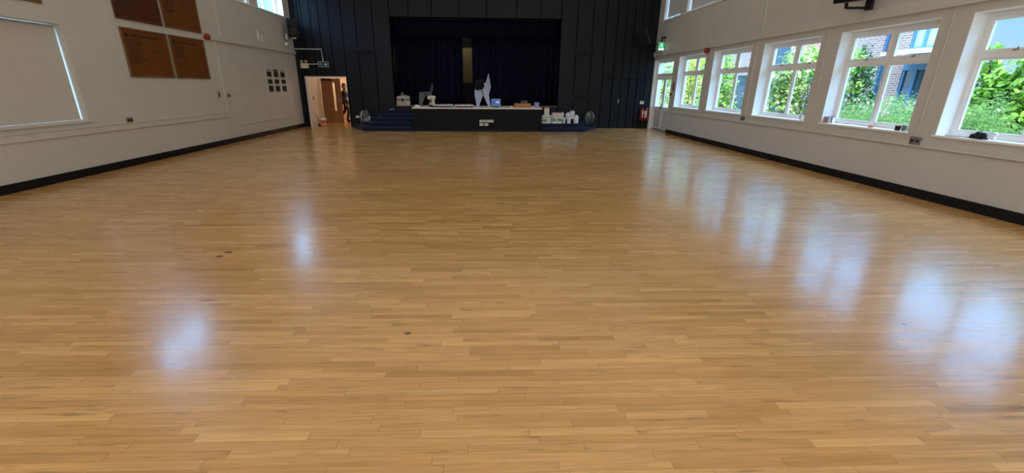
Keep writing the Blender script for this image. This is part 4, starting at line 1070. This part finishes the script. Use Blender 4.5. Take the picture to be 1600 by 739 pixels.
def fl(n, y0, y1, z0, z1, x, seed, r0=.03, mat='petal'):
    r = random.Random(seed); return [(x + r.uniform(-.1, .1), r.uniform(y0, y1), r.uniform(z0, z1), r0 * r.uniform(.7, 1.3), mat if r.random() < .6 else 'petal_white') for _ in range(n)]
GZ = -.25
bush('broadleaf_shrub', 'tall bright green broad-leaved shrub filling the nearest window', (10.0, 8.30, 0), [(0, 0, .9, .7, .8, 1.0), (.1, -.3, 1.6, .6, .6, .75), (-.1, .35, 1.5, .45, .45, .6), (-.15, .45, 2.25, .22, .25, .3), (0, -.45, 2.2, .4, .4, .38)], 'leaf_bright', .125, 6500, 11, flowers=fl(7, -.7, .8, .7, 1.4, -.75, 4))
bush('broadleaf_shrub', 'second broad-leaved shrub at the right edge of the nearest window', (10.1, 6.6, 0), [(0, 0, 1.0, .7, .8, 1.1), (0, 0, 1.9, .5, .6, .6)], 'leaf_bright', .125, 4500, 23)
feather('feathery_plant', 'pale feathery plant low in the nearest window', (8.75, 7.55, GZ), 1.75, .72, 20000, 5)
feather('feathery_plant', 'green feathery mound with pink flowers in the window with the climber', (9.3, 10.15, GZ), 1.72, 1.15, 28000, 6, flowers=[(x - .2, y, z + .25, r, m_) for x, y, z, r, m_ in fl(22, -.85, .6, 1.12, 1.5, -.35, 8, .028)])
bush('climbing_shrub', 'narrow climbing shrub against the brick wall in the second nearest window', (10.6, 12.45, 0), [(0, 0, .6, .3, .32, .8), (0, -.05, 1.4, .3, .38, .6), (0, .05, 2.1, .25, .3, .5), (0, .15, 2.6, .15, .17, .3)], 'leaf_dark', .10, 1700, 31)
bush('climbing_shrub', 'bright new shoots at the top of the narrow climbing shrub', (10.5, 12.5, 0), [(-.1, .1, 2.35, .22, .26, .4), (-.2, -.15, 1.75, .12, .25, .2), (-.15, -.35, 2.35, .1, .3, .12), (-.2, .1, .75, .1, .3, .12)], 'leaf_bright', .11, 260, 37)
bush('rose_bush', 'low dark rose bush with pale flowers beside the feathery mound', (10.2, 10.2, 0), [(0, 0, .8, .4, .7, .7)], 'leaf_dark', .09, 700, 41, flowers=fl(12, -.6, .6, 1.0, 1.5, -.35, 12, .03))
bush('variegated_shrub', 'big cream and green variegated shrub in the middle garden window', (10.5, 15.45, 0), [(0, 0, 1.0, .65, .75, 1.25), (0, -.2, 2.2, .55, .6, .8), (0, .2, 1.8, .45, .5, .6)], 'leaf_var', .14, 2000, 51)
bush('tree', 'light green small tree against the sky in the middle garden window', (11.4, 15.7, 0), [(0, 0, 2.45, .6, .7, .65), (.1, -.7, 2.2, .5, .5, .55)], 'leaf_bright', .13, 1000, 57)
bush('conifer_shrub', 'dark blue-green shrub right of the variegated shrub', (10.9, 14.05, 0), [(0, 0, .9, .55, .65, 1.2), (0, .1, 1.8, .5, .55, .55)], 'leaf_teal', .10, 2200, 61)
bush('green_shrub', 'leafy green shrub in the third window from the garden door', (10.5, 19.55, 0), [(0, 0, .9, .6, .6, 1.1), (0, 0, 2.0, .5, .5, .75), (0, .2, 2.8, .35, .35, .4)], 'leaf_bright', .12, 1700, 71)
bush('grey_shrub', 'blue-green low shrub in front of the grey building', (10.8, 18.1, 0), [(0, 0, .6, .5, .6, .9)], 'leaf_teal', .09, 900, 77)
bush('yellow_shrub', 'yellow and green shrub in the window nearest the garden door', (10.5, 22.9, 0), [(0, 0, .7, .6, .7, .9), (0, .2, 1.9, .55, .6, .7), (0, 0, 2.8, .5, .6, .5)], 'leaf_yellow', .12, 1500, 81)
bush('green_shrub', 'bright shrub right of the yellow one by the garden door window', (10.8, 21.4, 0), [(0, 0, 1.0, .5, .6, 1.1), (0, 0, 2.4, .5, .5, .8)], 'leaf_bright', .12, 1500, 83)
bush('variegated_shrub', 'pale variegated shrub seen through the glazed garden door', (10.6, 26.6, 0), [(0, 0, .9, .9, 1.2, 1.2), (0, .3, 2.3, .8, 1.0, .9)], 'leaf_var', .15, 1800, 91)
bush('tree', 'yellow-green tree behind the shrub in the garden door', (12.2, 27.2, 0), [(0, 0, 2.8, 1.0, 1.4, 1.2), (0, -1.6, 2.4, .9, 1.0, 1.2)], 'leaf_yellow', .16, 1400, 95)
hz = [(22, 4, 1.2), (23, 11, 1.6), (22, 30, 2.0), (21, 37.5, 2.2)]
for k, (x, y, h) in enumerate(hz):
    bush('tree', ['low tree far beyond the nearest window', 'rounded tree far behind the glazed building', 'dark tree beyond the end of the brick building', 'tall dark tree at the far end of the garden'][k], (x, y, 0), [(0, 0, h, 1.9, 2.4, h), (0, 1.2, h * 1.3, 1.2, 1.5, h * .6)], 'leaf_dark', .30, 900, 101 + k, 'tree', group='distant trees')

# brick buildings across the garden, facing the hall
b1 = thing('building', 'brick building with blue-grey glazing and a white canopy across the garden', 'building', (14.0, 15.2, GZ))
w = MB()
for a, b, z0, z1 in cells(-1.35, 2.1, 0, 4.6, [(.25, .75, 0, 4.35), (-1.25, -.25, 0, 4.2)]): w.box(0, .3, a, b, z0, z1)
w.box(.3, 1.3, 1.8, 2.1, 0, 4.6); w.box(.3, 1.3, -1.35, -1.05, 0, 4.6); w.box(1.0, 1.3, -1.05, 1.8, 0, 4.6)
w.build('brick_wall', 'brick', b1)
f = rect_ring(MB(), .25, .75, 0, 4.35, .06, .05, .12).build('window', 'blue_frame', b1); MB().box(.08, .09, .31, .69, .06, 4.29).build('pane', 'dark_glazing', f)
f = MB(); rect_ring(f, -1.25, -.25, 0, 4.2, .08, .02, .12); f.box(.0, .14, -1.25, -.25, 2.55, 3.25); f.box(.02, .12, -.75, -.65, 0, 4.2)
f = f.build('shop_front', 'blue_frame', b1)
for a, b in ((-1.17, -.75), (-.65, -.33)):
    MB().box(.07, .08, a, b, .08, 2.56).build('pane', 'dark_glazing', f)
    MB().box(.07, .08, a, b, 3.24, 4.12).build('pane', 'light_glazing', f)
MB().prism([(-.95, 2.98), (0, 3.06), (0, 3.20), (-.95, 3.08)], -2.5, -.3, axis=1).build('canopy', 'white_plastic', b1)
for yy in (-2.4,): MB().cyl((-.85, yy, 0), (-.85, yy, 2.98), .05).build('post', 'blue_frame', b1, smooth=True)
MB().box(-.35, 1.5, -1.5, 2.2, 4.6, 4.8).build('roof', 'roof', b1)
b2 = thing('building', 'long brick building with dark teal windows beyond the variegated shrub', 'building', (14.0, 24.5, GZ))
w = MB(); hs = [(-3.6, -2.4, .9, 2.3), (-1.2, .6, 0, 2.6), (1.6, 2.8, .9, 2.3), (-3.6, -2.4, 3.0, 4.1)]
for a, b, z0, z1 in cells(-4.3, 6, 0, 4.6, hs): w.box(0, .3, a, b, z0, z1)
w.box(.3, 5, -4.3, -4.0, 0, 4.6).box(.3, 5, 5.7, 6, 0, 4.6)
w.build('brick_wall', 'brick', b2)
for a, b, z0, z1 in hs:
    f = rect_ring(MB(), a, b, z0, z1, .07, .05, .13).build('window', 'blue_frame', b2); MB().box(.08, .09, a + .07, b - .07, z0 + .07, z1 - .07).build('pane', 'dark_glazing', f)
MB().cyl((-.06, -4.22, 0), (-.06, -4.22, 4.6), .06).build('downpipe', 'blue_frame', b2, smooth=True)
MB().box(-.35, 5.1, -4.4, 6.2, 4.6, 4.8).build('roof', 'roof', b2)

# ------------------------------------------------------------------ light
wd = bpy.data.worlds.new('World'); S.world = wd; wd.use_nodes = True; nt = wd.node_tree; bg = nt.nodes['Background']
tc = nt.nodes.new('ShaderNodeTexCoord'); sx = nt.nodes.new('ShaderNodeSeparateXYZ'); nt.links.new(tc.outputs['Generated'], sx.inputs[0])
cr = nt.nodes.new('ShaderNodeValToRGB'); es = cr.color_ramp.elements
es[0].position = 0.; es[0].color = (.17, .24, .29, 1); es[1].position = 1.; es[1].color = (2.1, 2.9, 3.8, 1)
for pz, c in ((.12, (.105, .215, .32)), (.22, (.11, .25, .40)), (.32, (.52, 1.2, 2.2)), (.55, (.55, 1.2, 2.2))):
    e = es.new(pz); e.color = (*c, 1)
nt.links.new(sx.outputs[2], cr.inputs['Fac'])
nz = nt.nodes.new('ShaderNodeTexNoise'); nz.inputs['Scale'].default_value = 2.6; nz.inputs['Detail'].default_value = 6
mp = nt.nodes.new('ShaderNodeMapping'); mp.inputs['Scale'].default_value = (1, 1, 2.5); nt.links.new(tc.outputs['Generated'], mp.inputs['Vector']); nt.links.new(mp.outputs[0], nz.inputs['Vector'])
mr = nt.nodes.new('ShaderNodeMapRange'); mr.inputs['From Min'].default_value = .5; mr.inputs['From Max'].default_value = .68; nt.links.new(nz.outputs['Fac'], mr.inputs['Value'])
mx = nt.nodes.new('ShaderNodeMix'); mx.data_type = 'RGBA'; nt.links.new(math_node(nt, 'MULTIPLY', mr.outputs[0], math_node(nt, 'MULTIPLY', math_node(nt, 'MAXIMUM', math_node(nt, 'SUBTRACT', sx.outputs[2], .15), 0.), 1.2)), mx.inputs['Factor']); nt.links.new(cr.outputs['Color'], mx.inputs['A']); mx.inputs['B'].default_value = (1.0, 1.25, 1.6, 1)
# the sky is brighter and hazier on the west side
vm = nt.nodes.new('ShaderNodeVectorMath'); vm.operation = 'SCALE'; nt.links.new(mx.outputs['Result'], vm.inputs[0])
nt.links.new(math_node(nt, 'MULTIPLY_ADD', math_node(nt, 'MAXIMUM', math_node(nt, 'MULTIPLY', sx.outputs[0], -1.), 0.), 2.2, 1.), vm.inputs['Scale'])
nt.links.new(vm.outputs[0], bg.inputs['Color']); bg.inputs['Strength'].default_value = 3.0

sun = bpy.data.lights.new('sun', 'SUN'); sun.energy = 5.8; sun.angle = .009; sun.color = (1, .95, .86)
so = bpy.data.objects.new('sun', sun); COL.objects.link(so)
so.rotation_euler = (-Vector((-.07, -.66, .75))).to_track_quat('-Z', 'Y').to_euler()

def area(name, loc, dirv, sx_, sy_, e, col=(1, 1, 1), roty=0):
    l = bpy.data.lights.new(name, 'AREA'); l.shape = 'RECTANGLE'; l.size = sx_; l.size_y = sy_; l.energy = e; l.color = col
    o = bpy.data.objects.new(name, l); COL.objects.link(o); o.location = loc
    o.rotation_euler = Vector(dirv).to_track_quat('-Z', 'Y').to_euler(); return o
# added fill lights on the unseen rear wall, dressed with made-up window frames
for k, x in enumerate((-4.2, 0, 4.2)):
    r = root_struct('window_%d' % (14 + k), (x, YR, 1.5))
    fr = rect_ring(MB(), -1.7, 1.7, 0, 3.2, .07, -.05, .05); fr.box(-.04, .04, -.03, .03, .07, 3.13); fr.box(-.04, .04, -1.63, 1.63, 2.1, 2.17)
    fr.xf(Matrix(((0, 1, 0, 0), (1, 0, 0, 0), (0, 0, 1, 0), (0, 0, 0, 1)))).build('window_frame', 'gloss_white', r)
    area('rear_fill_light', (x, YR + .02, 3.1), (0, 1, 0), 3.3, 3.1, 90, (.95, .98, 1.))
# added overhead fill: one wide area light just below the unseen ceiling slab
area('ceiling_fill_light', ((XL + XR) / 2, (YR + YB) / 2, ZC - .03), (0, 0, -1), 14.2, 21.4, 215, (1, .985, .955)).rotation_euler = (0, 0, 0)
l = bpy.data.lights.new('corridor_lamp', 'POINT'); l.energy = 38; l.color = (1, .80, .58); l.shadow_soft_size = .15
o = bpy.data.objects.new('corridor_lamp', l); COL.objects.link(o); o.location = (-5.9, 22.4, 2.35)
l = bpy.data.lights.new('stage_lamp', 'POINT'); l.energy = 22; l.color = (1, .9, .7); l.shadow_soft_size = .2
o = bpy.data.objects.new('stage_lamp', l); COL.objects.link(o); o.location = (-1.2, 22.6, 4.6)

# ------------------------------------------------------------------ camera
f_px, cxp, pitch, yaw, roll = 675.99, 783.25, .3343, .0417, .0081
cp, sp_ = math.cos(pitch), math.sin(pitch)
fw = Vector((math.sin(yaw) * cp, math.cos(yaw) * cp, -sp_)); rt = Vector((math.cos(yaw), -math.sin(yaw), 0)); up = rt.cross(fw)
r2 = rt * math.cos(roll) + up * math.sin(roll); u2 = up * math.cos(roll) - rt * math.sin(roll)
cam = bpy.data.cameras.new('camera'); cam.sensor_width = 36; cam.sensor_fit = 'HORIZONTAL'; cam.lens = 36 * f_px / 1600
cam.shift_x = (800 - cxp) / 1600; cam.clip_end = 300
co = bpy.data.objects.new('camera', cam); COL.objects.link(co)
co.matrix_world = Matrix(((r2.x, u2.x, -fw.x, 0), (r2.y, u2.y, -fw.y, 0), (r2.z, u2.z, -fw.z, 1.7), (0, 0, 0, 1)))
S.camera = co
vs = S.view_settings; vs.view_transform = 'Standard'; vs.look = 'None'; vs.gamma = 1; vs.exposure = .22; vs.use_curve_mapping = False
S.cycles.use_denoising = True
S.cycles.max_bounces = 10; S.cycles.diffuse_bounces = 6; S.cycles.transparent_max_bounces = 16
